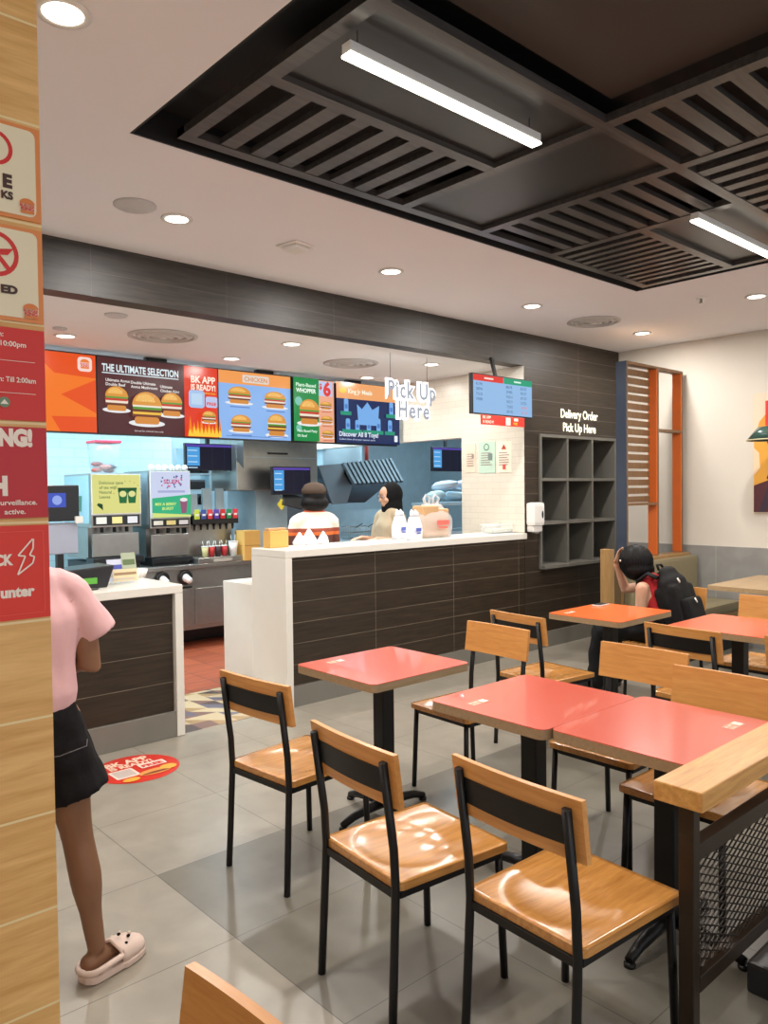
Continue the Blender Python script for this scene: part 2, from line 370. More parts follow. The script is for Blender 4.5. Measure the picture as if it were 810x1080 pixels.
def limb(mb, pts, rs, n=14, flat=1.0, side=None, cut=False):
    """closed tapered chain with ball joints; rs radius or (r_side, r_other)"""
    pts = [Vector(p) for p in pts]
    # subdivide with smooth interpolation
    P, R = [], []
    for i in range(len(pts)-1):
        for t in (0, .25, .5, .75):
            e = t*t*(3-2*t)
            ra = rs[i] if isinstance(rs[i], tuple) else (rs[i], rs[i]); rb = rs[i+1] if isinstance(rs[i+1], tuple) else (rs[i+1], rs[i+1])
            P.append(pts[i].lerp(pts[i+1], t)); R.append((ra[0]*(1-e)+rb[0]*e, ra[1]*(1-e)+rb[1]*e))
    P.append(pts[-1]); R.append(rs[-1] if isinstance(rs[-1], tuple) else (rs[-1], rs[-1]))
    ref = Vector(side) if side else None; rings = []
    for i, p in enumerate(P):
        d = (P[min(i+1, len(P)-1)]-P[max(i-1, 0)]).normalized()
        if ref is None: ref = Vector((0, 1, 0)) if abs(d.y) < .8 else Vector((1, 0, 0))
        a = (ref-d*ref.dot(d)).normalized(); b = d.cross(a)
        rings.append((p, a, b, d))
    allr = []
    def ring(p, a, b, r): return [mb.bm.verts.new(p+a*cos(2*pi*k/n)*r[0]+b*sin(2*pi*k/n)*r[1]) for k in range(n)]
    p, a, b, d = rings[0]; q = min(R[0])
    for t in (.95, .75, .4): allr.append(ring(p-d*q*t*.9, a, b, (R[0][0]*sqrt(1-t*t), R[0][1]*sqrt(1-t*t))))
    for (p, a, b, d), r in zip(rings, R): allr.append(ring(p, a, b, r))
    q = min(R[-1])
    for t in (() if cut else (.4, .75, .95)): allr.append(ring(p+d*q*t*.9, a, b, (R[-1][0]*sqrt(1-t*t), R[-1][1]*sqrt(1-t*t))))
    for A, B in zip(allr, allr[1:]):
        for k in range(n): f = mb.bm.faces.new((A[k], A[(k+1) % n], B[(k+1) % n], B[k])); f.smooth = True
    mb.bm.faces.new(allr[0][::-1]); mb.bm.faces.new(allr[-1])
    return mb

# ================================================================== STRUCTURE
# floor: two-tone stone tile
fm, nt, b, br, sp, mx = tiles('stone_floor_tile', 'XY', .634, .622, ((.30, .272, .222), (.315, .285, .234)), (.13, .12, .10), (1.434, 3.032), .004, .3, (2.2, 2.2), .09, bump=.15)
def math_(op, a, v=None):
    n = N(nt, 'ShaderNodeMath', operation=op); nt.links.new(a, n.inputs[0])
    if v is not None:
        if isinstance(v, (int, float)): n.inputs[1].default_value = v
        else: nt.links.new(v, n.inputs[1])
    return n.outputs[0]
inx = math_('GREATER_THAN', sp.outputs[0], 1.434); iny = math_('LESS_THAN', sp.outputs[1], 3.032); ind = math_('MULTIPLY', inx, iny)
m2 = N(nt, 'ShaderNodeMix', data_type='RGBA', blend_type='MULTIPLY'); m2.inputs[7].default_value = (.58, .59, .58, 1)
nt.links.new(ind, m2.inputs[0]); nt.links.new(mx.outputs[2], m2.inputs[6]); nt.links.new(m2.outputs[2], b.inputs['Base Color'])
struct('floor', MB().box(-3.5, 7.98, -3, 4.71, -.1, 0), fm)
# patterned threshold strip
pm, nt, b = new_mat('triangle_pattern_tile')
ge = N(nt, 'ShaderNodeNewGeometry'); sp = N(nt, 'ShaderNodeSeparateXYZ'); nt.links.new(ge.outputs['Position'], sp.inputs[0])
u = math_('MODULO', math_('MULTIPLY', math_('ADD', sp.outputs[0], 10), 7), 1.0); v = math_('MODULO', math_('MULTIPLY', math_('ADD', sp.outputs[1], 10), 7), 1.0)
tri = math_('GREATER_THAN', math_('ADD', u, v), 1.0)
wn = N(nt, 'ShaderNodeTexWhiteNoise', noise_dimensions='3D'); cb = N(nt, 'ShaderNodeCombineXYZ')
nt.links.new(math_('FLOOR', math_('MULTIPLY', sp.outputs[0], 7)), cb.inputs[0]); nt.links.new(math_('FLOOR', math_('MULTIPLY', sp.outputs[1], 7)), cb.inputs[1]); nt.links.new(tri, cb.inputs[2]); nt.links.new(cb.outputs[0], wn.inputs[0])
cr = N(nt, 'ShaderNodeValToRGB'); cr.color_ramp.interpolation = 'CONSTANT'; nt.links.new(wn.outputs['Value'], cr.inputs[0])
cr.color_ramp.elements[0].color = c4(srgb(190, 172, 138)); cr.color_ramp.elements[1].position = .36; cr.color_ramp.elements[1].color = c4(srgb(120, 92, 84))
for p, cc in ((.58, (98, 94, 108)), (.76, (160, 132, 92)), (.88, (80, 66, 62))): e = cr.color_ramp.elements.new(p); e.color = c4(srgb(*cc))
nt.links.new(cr.outputs[0], b.inputs['Base Color']); b.inputs['Roughness'].default_value = .35
struct('floor_threshold', MB().box(-3.5, 6.1, 4.71, 5.62, -.1, .001), pm)
struct('floor_kitchen', MB().box(-3.5, 9.5, 5.62, 10, -.1, .002), tiles('red_quarry_tile', 'XY', .3, .3, (srgb(150, 75, 50), srgb(165, 86, 58)), srgb(90, 60, 45), (0, 5.62), .008, .4)[0])
# ceiling with opening for the black tray
TX0, TX1, TY0, TY1 = 1.44, 5.53, -1.3, 3.17
c = MB(); c.box(-3.5, TX0, -3, 4.86, ZC, ZC+.25).box(TX1, 7.98, -3, 4.86, ZC, ZC+.25).box(TX0, TX1, TY1, 4.86, ZC, ZC+.25).box(TX0, TX1, -3, TY0, ZC, ZC+.25)
struct('ceiling', c, M_ceil)
c = MB(); c.box(TX0+.001, TX1-.001, TY0+.001, TY1-.001, 3.26, 3.27)
c.box(TX0+.0005, TX0+.012, TY0, TY1, ZC+.002, 3.262).box(TX1-.012, TX1-.0005, TY0, TY1, ZC+.002, 3.262).box(TX0, TX1, TY1-.012, TY1-.0005, ZC+.002, 3.262).box(TX0, TX1, TY0+.0005, TY0+.012, ZC+.002, 3.262)
struct('ceiling_tray', c, M_black)
struct('ceiling_kitchen', MB().box(-3.5, 9.5, 4.86, 10, ZK, ZK+.1), M_kceil)
# fascia beam above the counters, and the dark tiled wall with the shelf
struct('trim_1', MB().box(-3.5, 6.11, 4.71, 4.861, ZK, ZC+.02), M_darktile_b)
struct('wall_back', MB().box(6.11, 6.34, 4.71, 4.86, 0, ZC+.02).box(7.74, 7.83, 4.71, 4.86, 0, ZC+.02).box(6.34, 7.74, 4.71, 4.86, 0, .80).box(6.34, 7.74, 4.71, 4.86, 2.152, ZC+.02), M_darktile)
struct('baseboard_back', MB().box(6.11, 7.83, 4.698, 4.711, 0, .16), M_base)
struct('wall_right', MB().box(7.83, 7.98, -3, 4.86, 0, ZC+.02), M_wall)
struct('baseboard_right', MB().box(7.815, 7.831, -3, 4.697, 0, 1.0), tiles('grey_wainscot_tile', 'YZ', .6, 1.2, ((.27, .265, .25), (.29, .285, .27)), (.45, .43, .40), (3.6, -.2), .005, .4, (2, 2), .1)[0])
# cream tiled kitchen wall with pass opening
cream = tiles('cream_brick_tile', 'YZ', .20, .062, ((.69, .64, .55), (.72, .67, .58)), (.58, .53, .45), (4.71, 0), .004, .3, (1, 1), .03, offset=.5, bump=.25)[0]
c = MB(); c.box(6.11, 6.25, 4.861, 5.53, 0, ZK).box(6.11, 6.25, 5.53, 9.2, 2.15, ZK)
c.box(6.105, 6.112, 4.709, 4.861, 1.175, ZK)
struct('wall_kitchen_side', c, cream)
blue = tiles('cool_light_tinted_tile', 'XZ', .30, .10, (srgb(196, 228, 236), srgb(200, 232, 240)), srgb(165, 200, 212), (0, 0), .005, .25, (1, 1), .03, offset=.5)[0]  # blue tint puts the cool kitchen light into the tile colour
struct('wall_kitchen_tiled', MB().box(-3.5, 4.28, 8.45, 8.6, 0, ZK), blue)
struct('wall_kitchen_back', MB().box(4.28, 9.5, 9.2, 9.35, 0, ZK), M_bsteel)
struct('wall_kitchen_end', MB().box(9.4, 9.5, 4.86, 9.3, 0, ZK), M_bsteel)
struct('wall_left', MB().box(-3.6, -3.5, -3, 9, 0, ZC), M_wall)
# oak clad pillar
struct('wall_pillar', MB().box(-.5, .586, 1.73, 2.05, 0, ZC), M_oak)

# ================================================================== CEILING FITTINGS
t = thing('ceiling_grille', 'dark laminate lattice of bars and slats hung in the black ceiling recess', 'ceiling grille', (0, 0, 0))
Z0, Z1 = 3.125, 3.16; bars = MB()
XB = [1.65, 2.93, 3.57, 4.26, 5.45]; YB = [3.06, 2.43, 1.83, 1.21, .6, 0, -.6]
for x in (1.65, 2.93, 3.57, 5.45): bars.box(x-.03, x+.03, -.9, 3.09, Z0, Z1)
bars.box(4.23, 4.29, 1.83, 3.06, Z0+.0004, Z1-.0004)
for y in (3.06, 1.83, .6, -.6): bars.box(1.62, 5.48, y-.03, y+.03, Z0+.0002, Z1-.0002)
bars.box(1.65, 2.93, 2.40, 2.46, Z0+.0006, Z1-.0006).box(4.26, 5.45, 2.38, 2.44, Z0+.0006, Z1-.0006)
part('frame', bars, M_grille, t)
def slats(axis, x0, x1, y0, y1, pitch, wd):
    mb = MB(); L = (x1-x0) if axis == 'Y' else (y1-y0); n = int(round(L/pitch)); p = L/n
    for k in range(n):
        c_ = (k+.5)*p+p*.5
        if k == n-1: break
        if axis == 'Y': mb.box(x0+c_-wd/2, x0+c_+wd/2, y0, y1, Z0+.004, Z1-.004)
        else: mb.box(x0, x1, y0+c_-wd/2, y0+c_+wd/2, Z0+.004, Z1-.004)
    part('slat_panel', mb, M_grille, t)
slats('Y', 1.68, 2.90, 2.46, 3.03, .15, .075)
slats('X', 3.60, 4.23, 1.86, 3.03, .125, .062)
slats('X', 2.96, 3.54, .63, 1.80, .125, .066)
slats('Y', 4.29, 5.42, 2.44, 3.03, .105, .05)
slats('Y', 3.60, 5.42, .63, 1.80, .145, .07)
slats('Y', 1.68, 2.90, -.57, .57, .15, .075)
bl = MB().box(1.72, 2.86, .68, 1.75, 3.19, 3.2); part('board', bl, plain('brown_black_board', (.035, .028, .023), .5), t)
M_char = plain('charcoal_board', (.022, .020, .019), .32)
for q in ((2.96, 3.54, 1.86, 3.03), (1.68, 2.9, 1.86, 2.40), (4.29, 5.42, 1.86, 2.38)): part('infill_board', MB().box(*q, 3.15, 3.158), M_char, t)
for i, ((x0, x1), y) in enumerate(STRIPS):
    t = thing('linear_light', ['slim lit white strip light, larger one over the left of the dining area', 'slim lit white strip light, farther one near the right edge of the ceiling'][i], 'ceiling light', ((x0+x1)/2, y, 3.05), group='strip lights under the ceiling grille')
    L = (x1-x0)/2
    part('housing', MB().box(-L, L, -.022, .022, .008, .045), M_plast, t)
    part('diffuser', MB().box(-L-.001, L+.001, -.024, .024, .0, .0085), M_strip, t)
    for sx in (-L+.05, L-.05): part('hanging_wire', MB().tube([(sx, 0, .04), (sx, 0, .11 if True else .2)], .0015), M_met, t)
DL = ['round recessed downlight at the top left corner beside the oak pillar', 'round recessed downlight between the flat speaker and the smoke detector', 'round recessed downlight over the middle of the brown fascia', 'round recessed downlight left of the round vent grille',
      'round recessed downlight above the delivery shelf wall', 'round recessed downlight at the right edge just under the black recess', 'added unseen lamp over the right of the dining area', 'added unseen lamp above the viewer', 'added unseen lamp behind the viewer', 'added unseen lamp behind the viewer', 'added unseen lamp at far left']  # visible lamps come first, the remaining labels are for added unseen ones
def downlight(x, y, z, label, g):
    t = thing('downlight', label, 'downlight', (x, y, z), group=g)
    part('trim_ring', MB().lathe([(.062, -.001), (.085, -.001), (.087, -.007), (.064, -.009)], n=24, loop=True), M_plast, t)
    part('lamp_lens', MB().lathe([(.0, -.0055), (.063, -.0055), (.063, -.002), (.0, -.002)], n=24), M_lamp, t)
for (x, y), l in zip(DOWN[:6], DL): downlight(x, y, ZC, l, 'recessed downlights in the dining ceiling')
for (x, y), l in zip(DOWNK[:5], ['kitchen downlight at the left above the orange menu screen', 'kitchen downlight above the blue-and-green burger menu screen, near the fascia', 'kitchen downlight above the lit hanging pick up sign', 'kitchen downlight right of the first round vent', 'kitchen downlight beside the second round vent grille']):
    downlight(x, y, ZK, l, 'recessed downlights in the kitchen ceiling')
def ring_vent(x, y, z, label, r=.24):
    t = thing('ceiling_vent', label, 'vent', (x, y, z))
    for k in range(4):
        R = r*(1-.23*k); part('ring', MB().lathe([(R-.035, -.001), (R, -.001), (R, -.008-.003*k), (R-.03, -.016-.003*k)], n=32, loop=True), plain('vent_%d' % random.randint(0, 10**8), (.55, .53, .51), .6), t)
    part('centre_disc', MB().lathe([(0, -.001), (.03, -.001), (.03, -.02), (0, -.022)], n=16), M_plast, t)
ring_vent(6.2, 3.98, ZC, 'round ringed air vent in the dining ceiling near the delivery wall')
ring_vent(2.76, 5.55, ZK, 'round ringed air vent above the burger menu screen', .26)
ring_vent(4.70, 5.64, ZK, 'round ringed air vent above the blue drinks menu screen', .26)
def disc(x, y, z, r, label): tag(MB().lathe([(0, -.001), (r, -.001), (r, -.006), (r*.9, -.012), (0, -.014)], n=28).build('ceiling_speaker', plain('speaker_grille', (.55, .54, .54), .7), loc=(x, y, z)), label, 'ceiling speaker')
disc(1.81, 3.93, ZC, .11, 'flat round white ceiling speaker left of a downlight')
disc(2.20, 5.10, ZK, .075, 'small round white ceiling speaker just behind the fascia beam')
disc(2.06, 5.75, ZK, .05, 'smallest faint round ceiling plate left of the small speaker')
t = thing('smoke_detector', 'small square white detector on the ceiling above the fascia', 'detector', (2.85, 3.94, ZC), rz=.2)
part('base_plate', MB().box(-.085, .085, -.085, .085, -.012, -.001), M_plast, t, .004); part('sensor', MB().box(-.06, .06, -.06, .06, -.035, -.012), M_plast, t, .006)
t = thing('sprinkler', 'small white sprinkler head at the right edge of the ceiling', 'sprinkler', (6.1, 2.93, ZC))
part('collar', MB().lathe([(0, -.001), (.04, -.001), (.035, -.012), (0, -.012)], n=16), M_plast, t); part('nozzle', MB().lathe([(0, -.012), (.01, -.012), (.01, -.04), (.022, -.045), (0, -.045)], n=12), M_steel, t)

# ================================================================== COUNTERS
t = thing('pickup_counter', 'long white-topped pick up counter clad in dark brown plank tiles', 'counter', (0, 0, 0))
X0, X1 = 3.25, 6.104
part('worktop', MB().box(X0, X1, 4.675, 5.13, 1.115, 1.172), M_white, t, .004)
part('end_panel', MB().box(X0, X0+.06, 4.675, 5.13, 0, 1.1145).box(X0, X0+.06, 5.1305, 5.56, 0, .885), M_white, t, .003)
part('front_panel', MB().box(X0+.061, X1, 4.71, 5.05, .155, 1.1145), M_darktile_c, t)
part('skirting', MB().box(X0+.061, X1, 4.70, 5.05, .0, .1545), M_base, t)
part('lower_worktop', MB().box(X0+.061, X1, 5.14, 5.56, .84, .885).box(X0+.061, X1, 5.14, 5.5, .1, .84), M_white, t)
t = thing('order_counter', 'white-topped order counter end with dark plank tiles behind the person in pink', 'counter', (0, 0, 0))
part('worktop', MB().box(-2.5, 2.43, 4.675, 5.53, .945, 1.0), M_white, t, .004)
part('end_panel', MB().box(2.375, 2.43, 4.675, 5.53, 0.002, .9445), M_white, t, .003)
part('front_panel', MB().box(-2.5, 2.37, 4.71, 5.45, .165, .9445), tiles('dark_wood_tile_left', 'XZ', .93, .195, ((.026, .0165, .009), (.034, .022, .0125)), (.17, .14, .10), (1.44, .165), .004, .36, (1.2, 16), .35)[0], t)
part('skirting', MB().box(-2.5, 2.385, 4.68, 5.45, 0.0021, .1645), M_base, t)

# ================================================================== SHELF + DELIVERY SIGN
t = thing('delivery_shelf', 'grey nine-compartment delivery shelf mounted on the dark tiled wall', 'shelf', (6.341, 5.01, .801))
W, H_, D = 1.398, 1.35, .32
part('back_panel', MB().box(0.01, W-.01, -.03, 0.0, .0, H_), M_shelfi, t)
mb = MB()
for i in range(4): x = i*(W-.03)/3; mb.box(x, x+.03, -D, -.03, 0, H_)
part('upright_boards', mb, M_shelf, t)
for i in range(4): z = i*(H_-.03)/3; part('shelf_board', MB().box(.001, W-.001, -D-.002-(0 if i else .05), -.03, z, z+.03), M_shelf, t)
t = thing('wall_lettering', 'small lit letters on the dark wall reading Delivery Order Pick Up Here', 'sign', (7.05, 4.705, 2.2))
for s_, z in (('Delivery Order', .135), ('Pick Up Here', -.005)):
    a = Art(.004); a.text(s_, 0, z, .125, emis('letter_%d' % len(s_), (1, .93, .72), 2.2), .02, .68 if 'D' in s_ else .60, 'C'); part_ = a.build('letters', t); 
t = thing('sanitizer_dispenser', 'white wall-mounted hand sanitizer dispenser beside the shelf', 'dispenser', (6.21, 4.71, 1.18))
part('housing', MB().box(-.085, .085, -.11, -.002, .06, .29, bev=.035), M_plast, t); part('lower_body', MB().box(-.07, .07, -.09, -.002, .0, .075, bev=.02), M_plast, t)
part('level_window', MB().ball((.045, -.105, .17), .022, None, (.8, .5, 2.0)), M_dkpl, t); part('spout', MB().box(-.03, .03, -.085, -.03, -.015, .01), M_steel, t, .004)

# order status screen
c0 = at(499, 402, 4.55); c1 = at(561, 435, 4.55); wd = c1.x-c0.x; ht = .34
t = thing('order_screen', 'hanging order status screen with red and green headers over the counter corner', 'screen', ((c0.x+c1.x)/2, 4.55, (c0.z+c1.z)/2+.01))
w2 = wd/2; h2 = ht/2
part('casing', MB().box(-w2-.008, w2+.008, .002, .045, -h2-.01, h2+.01), M_dkpl, t, .003)
a = Art(); E = Art.E
a.rect(-w2, -h2, w2, h2, E(150, 190, 232)); a.rect(-w2, h2-.055, -.005, h2, E(225, 60, 50)); a.rect(0, h2-.055, w2, h2, E(40, 160, 120))
a.rect(-w2*.65, h2-.035, -w2*.35, h2-.02, E(250, 225, 215)); a.rect(w2*.35, h2-.035, w2*.6, h2-.02, E(220, 250, 235))
R = random.Random(3)
for i in range(6):
    z = h2-.095-i*.045
    if i < 4: a.text('%05d' % R.randint(11000, 98000), -w2+.03, z, .036, E(70, 95, 140), .0)
    a.text('%05d' % R.randint(11000, 98000), .03, z, .036, E(70, 95, 140), .0); a.text('%05d' % R.randint(11000, 98000), .24, z, .036, E(70, 95, 140) if i < 4 else E(225, 130, 140), .0)
a.build('display', t)
pr_ = Art(); pr_.rect(-w2+.10, -h2-.10, w2-.11, -h2-.012, paint((205, 50, 38))); pr_.text('BK APP', -w2+.13, -h2-.045, .035, paint((245, 225, 205)), .02); pr_.text('IS READY!', -w2+.13, -h2-.085, .035, paint((245, 225, 205)), .02)
pr_.rect(.03, -h2-.092, .10, -h2-.022, paint((225, 215, 205))); pr_.rect(.15, -h2-.05, .21, -h2-.022, paint((240, 220, 205))); pr_.text('FREE', .14, -h2-.085, .03, paint((245, 200, 60)), .02)
pr_.build('app_banner', t, (0, .004, 0)); part('banner_board', MB().box(-w2+.10, w2-.11, .0045, .008, -h2-.10, -h2-.011), M_plast, t)
part('ceiling_arm', MB().tube([(0, .05, h2-.1), (.0, .09, h2), (-.02, .13, h2+.20)], .014, square=True), M_met, t)
# wall posters
def on_side(a, name, parent, y, z): return a.build(name, parent, (6.108, y, z), (0, 0, -pi/2))
for y0, y1, z0, z1, bg, lab in ((5.47, 5.33, 1.78, 2.08, (225, 208, 188), 'pale paper notice nearest the kitchen pass opening'), (5.29, 5.07, 1.77, 2.09, (188, 214, 196), 'pale green paper notice on the cream tiled wall'), (5.05, 4.86, 1.77, 2.08, (238, 226, 208), 'white warning notice with small triangle on the cream tiled wall')):
    t = thing('wall_notice', lab, 'notice', (6.108, (y0+y1)/2, (z0+z1)/2)); hw = abs(y0-y1)/2; hh = (z1-z0)/2
    sh = part('sheet', MB().box(-.004, .0, -hw, hw, -hh, hh), paint(bg), t); a = Art()
    for k in range(6): a.rect(-hw*.7, hh*.25-k*.024, hw*.7*(.6+.4*R.random()), hh*.25-k*.024+.008, paint((150, 130, 125)))
    if 'green' in lab: a.ring(0, hh*.65, .035, .008, paint((70, 120, 95))); a.rect(.02, -hh*.2, .075, -hh*.2+.07, paint((120, 135, 130)))
    elif 'white' in lab: a.poly([(-.03, hh*.5), (.03, hh*.5), (0, hh*.5+.05)], paint((190, 70, 50))); a.rect(-.015, -hh*.8, .02, -hh*.8+.05, paint((215, 90, 75)))
    else: a.rect(.02, 0, .05, .04, paint((150, 140, 135)))
    a.build('print', t, (-.0042, 0, 0), (0, 0, -pi/2))

# lit hanging pick up sign
t = thing('pickup_sign', 'glowing white hanging sign reading PickUp Here over the counter', 'sign', (4.815, 4.95, 2.368))
for s_, x, z, wd in (('Pick Up', 0, .045, .58), ('Here', .02, -.125, .38)):
    for nm, bold, m, yo, dep in (('halo', .10, M_glow, 0, .02), ('letter_face', .02, emis('sign_face_'+s_, (.42, .44, .50), 1.0), -.016, .004)):
        vs_, fs, x0, x1 = text_tris(s_, bold, 1.18); base = text_tris(s_, .02, 1.18); sc = wd/(base[3]-base[2]); mb = MB()
        vv = [mb.bm.verts.new((x-wd/2+(q[0]-base[2])*sc, yo, z+q[1]*.205)) for q in vs_]
        for f in fs:
            try: mb.bm.faces.new([vv[i] for i in f])
            except ValueError: pass
        o = mb.build(nm, m, t, bevel='art'); so = o.modifiers.new('s', 'SOLIDIFY'); so.thickness = dep; so.offset = 0
for sx in (-.25, .2): part('hanging_wire', MB().tube([(sx, 0, .2), (sx, 0, ZK-2.38)], .002), M_met, t)

# ================================================================== MENU SCREENS
YM = 6.44; PW = 1.135; PH = .64
def menu(i, label, art):
    x0 = 1.455+i*1.148; t = thing('menu_screen', label, 'menu screen', (x0+PW/2, YM, 2.435), group='menu screens above the kitchen')
    part('casing', MB().box(-PW/2-.004, PW/2+.004, .003, .07, -PH/2-.012, PH/2+.012), M_dkpl, t)
    a = Art(.0007); art(a); a.build('display', t)
    part('mount', MB().box(-.1, .1, .07, .12, -.1, .37), M_dkpl, t)
hw, hh = PW/2, PH/2
def art0(a):
    a.rect(-hw, -hh, hw, hh, E(245, 122, 40)); o = E(232, 84, 34)
    a.poly([(.05, hh), (hw, hh), (hw, hh-.19), (.23, hh-.17)], o); a.poly([(.28, -.02), (hw, .12), (hw, -.16)], o); a.poly([(.2, -.20), (hw, -.19), (hw, -hh), (.27, -hh)], o)
    a.rect(hw-.15, hh-.14, hw-.03, hh-.02, E(250, 215, 205), .03); a.logo(hw-.09, hh-.08, .085, E(235, 130, 60), E(210, 50, 40))
    a.poly([(-.06, -.02), (.1, -.03), (.13, .03), (.08, .05), (.09, .09), (.04, .10), (.02, .18), (-.02, .20), (-.06, .12)], E(255, 240, 225))
def art1(a):
    s = .70*PW-hw
    a.rect(-hw, -hh, s, hh, E(84, 44, 46)); a.rect(s, -hh, hw, hh, E(226, 62, 36))
    a.text('THE ULTIMATE SELECTION', -hw+.04, hh-.115, .085, E(225, 240, 245), .03, .70, tall=1.0); a.rect(-hw+.04, hh-.135, -hw+.74, hh-.127, E(225, 240, 245))
    for x, z, l1, l2 in ((-hw+.07, .12, 'Ultimate Angus', 'Double Beef'), (-hw+.29, .115, 'Double Ultimate', 'Angus Mushroom'), (-hw+.56, .10, 'Ultimate', 'Chicken King')):
        a.text(l1, x, z, .034, E(240, 235, 230), .02); a.text(l2, x, z-.036, .034, E(240, 235, 230), .02)
    a.burger(-hw+.16, -.03, .20, .23, 1); a.burger(-hw+.66, -.05, .20, .23, 2); a.burger(-hw+.42, -.10, .27, .31, 3, True)
    a.text('Served for a limited time only', -hw+.3, -hh+.02, .022, E(230, 220, 220), .0)
    a.text('BK APP', s+.045, hh-.15, .085, E(255, 235, 215), .035, .25); a.text('IS READY!', s+.045, hh-.215, .07, E(255, 235, 215), .035, .25); a.text('TAP TO DOWNLOAD', s+.045, hh-.25, .025, E(250, 200, 60), .01, .25)
    a.rect(s+.02, -.06, s+.18, .10, E(165, 195, 235), .03); a.rect(s+.045, -.03, s+.155, .07, E(190, 215, 240)); a.rect(s+.19, -.05, s+.31, .05, E(190, 200, 235), .02); a.text('FREE', s+.2, -.03, .04, E(225, 60, 40), .03, .1)
    a.burger(s+.22, -.14, .14, .12, 8); a.flames(s, hw, -hh, .20)
def art2(a):
    s = .72*PW-hw
    a.rect(-hw, -hh, s, hh, E(142, 184, 240)); a.rect(-hw, hh-.12, s, hh, E(244, 160, 88)); a.rect(-hw+.26, hh-.10, -hw+.56, hh-.025, E(226, 216, 205), .01)
    a.text('CHICKEN', -hw+.28, hh-.085, .06, E(220, 140, 80), .02, .26)
    for k, (x, z) in enumerate(((.22, .09), (.62, .07), (.22, -.18), (.62, -.18))): a.burger(-hw+x, z, .25 if k < 2 else .22, .18 if k != 3 else .24, 10+k, k == 3); a.rect(-hw+x-.11, z-.115, -hw+x+.11, z-.105, E(95, 130, 200))
    a.rect(s, -hh, hw, hh, E(30, 140, 72)); a.text('Plant-Based', s+.03, hh-.09, .05, E(220, 250, 225), .025, .25); a.text('WHOPPER', s+.03, hh-.15, .06, E(240, 255, 240), .035, .25)
    a.ell(s+.06, .08, .045, .045, E(120, 195, 175)); a.ell(s+.06, -.19, .035, .035, E(120, 195, 175)); a.burger(s+.19, -.03, .25, .28, 21)
    for k in range(2): a.text(('Plant Based Patty', '0% Beef')[k], s+.03, -hh+.09-.05*k, .036, E(225, 250, 230), .02, (.25, .12)[k])
    a.rect(-hw+.03, -hh+.015, s-.3, -hh+.021, E(95, 130, 200))
def art3(a):
    s = .20*PW-hw
    a.rect(-hw, -hh, s, hh, E(240, 172, 140)); a.rect(-hw+.02, hh-.16, s-.02, hh-.01, E(190, 205, 240), .01); a.text('$', -hw+.03, hh-.09, .08, E(225, 50, 45), .03); a.text('6', -hw+.085, hh-.15, .19, E(225, 50, 45), .05)
    for k in range(3): a.burger(-hw+.115, .06-k*.15, .15, .09, 30+k); a.rect(-hw+.05, -.01-k*.15, s-.05, .0-k*.15, E(205, 120, 95))
    a.rect(s, -hh, hw, hh, E(30, 46, 92)); a.rect(s, hh-.17, hw, hh, E(244, 170, 110)); a.ell(s+.09, hh-.085, .05, .03, E(240, 205, 60)); a.text('King Jr Meals', s+.16, hh-.11, .065, E(250, 245, 220), .03, .34)
    b1, b2, g = E(120, 175, 235), E(78, 130, 205), E(40, 150, 120)
    a.poly([(s+.30, -.12), (s+.28, .10), (s+.35, .05), (s+.43, .13), (s+.50, .05), (s+.60, .10), (s+.58, -.12)], b1)
    for x, z, h_ in ((.10, .0, .15), (.12, -.19, .13), (.25, -.19, .12), (.41, -.19, .12), (.55, -.19, .15), (.72, -.19, .14), (.74, 0, .15)):
        a.rect(s+x, z, s+x+.06, z+h_, b1, .02); a.rect(s+x+.01, z+h_*.3, s+x+.05, z+h_*.6, b2); a.rect(s+x-.05, z-.025, s+x+.1, z+.015, g)
    a.text('Discover All 8 Toys!', s+.02, -hh+.07, .07, E(225, 235, 250), .03, .55); a.text('Collect them all at your nearest store', s+.02, -hh+.03, .026, E(200, 215, 245), .01, .5); a.rect(hw-.10, -hh+.03, hw-.05, -hh+.10, E(235, 240, 250), .01)
menu(0, 'leftmost menu screen, orange with red arrow shapes', art0)
menu(1, 'brown and red menu screen showing three burgers under The Ultimate Selection', art1)
menu(2, 'pale blue menu screen with four burgers and a green panel', art2)
menu(3, 'dark blue menu screen with a $6 strip at its left', art3)
for (bx_, by_, L_, l_) in ((5.6, 8.0, 1.1, 'batten added for cool fill light above the cooking hood'), (7.6, 7.0, .75, 'batten added for cool fill light above the pass shelf')):
    t = thing('added_batten_light', l_, 'light', (bx_, by_, ZK))  # fittings added to go with the cool fill lamps
    part('tube', MB().box(-L_, L_, -.05, .05, -.045, -.001), MATS['added_cool_tube'] if 'added_cool_tube' in MATS else emis('added_cool_tube', (.8, .93, 1), 3), t)
t = thing('added_menu_light', 'batten added for cool fill light behind the menu screens', 'light', (3.0, 7.0, ZK))  # added fitting for the cool fill lamp on the tiled wall
part('tube', MB().box(-1.9, 1.9, -.03, .03, -.06, -.001), emis('added_cool_tube', (.8, .93, 1), 3), t)
area((2.6, 7.1, ZK-.07), 3.2, 110, COOL, sy=.15); area((5.6, 8.0, ZK-.05), 2.2, 90, COOL, sy=.3); area((7.6, 7.0, ZK-.05), 1.5, 60, COOL, sy=.5)  # cool fill lamps added to light the back of the kitchen

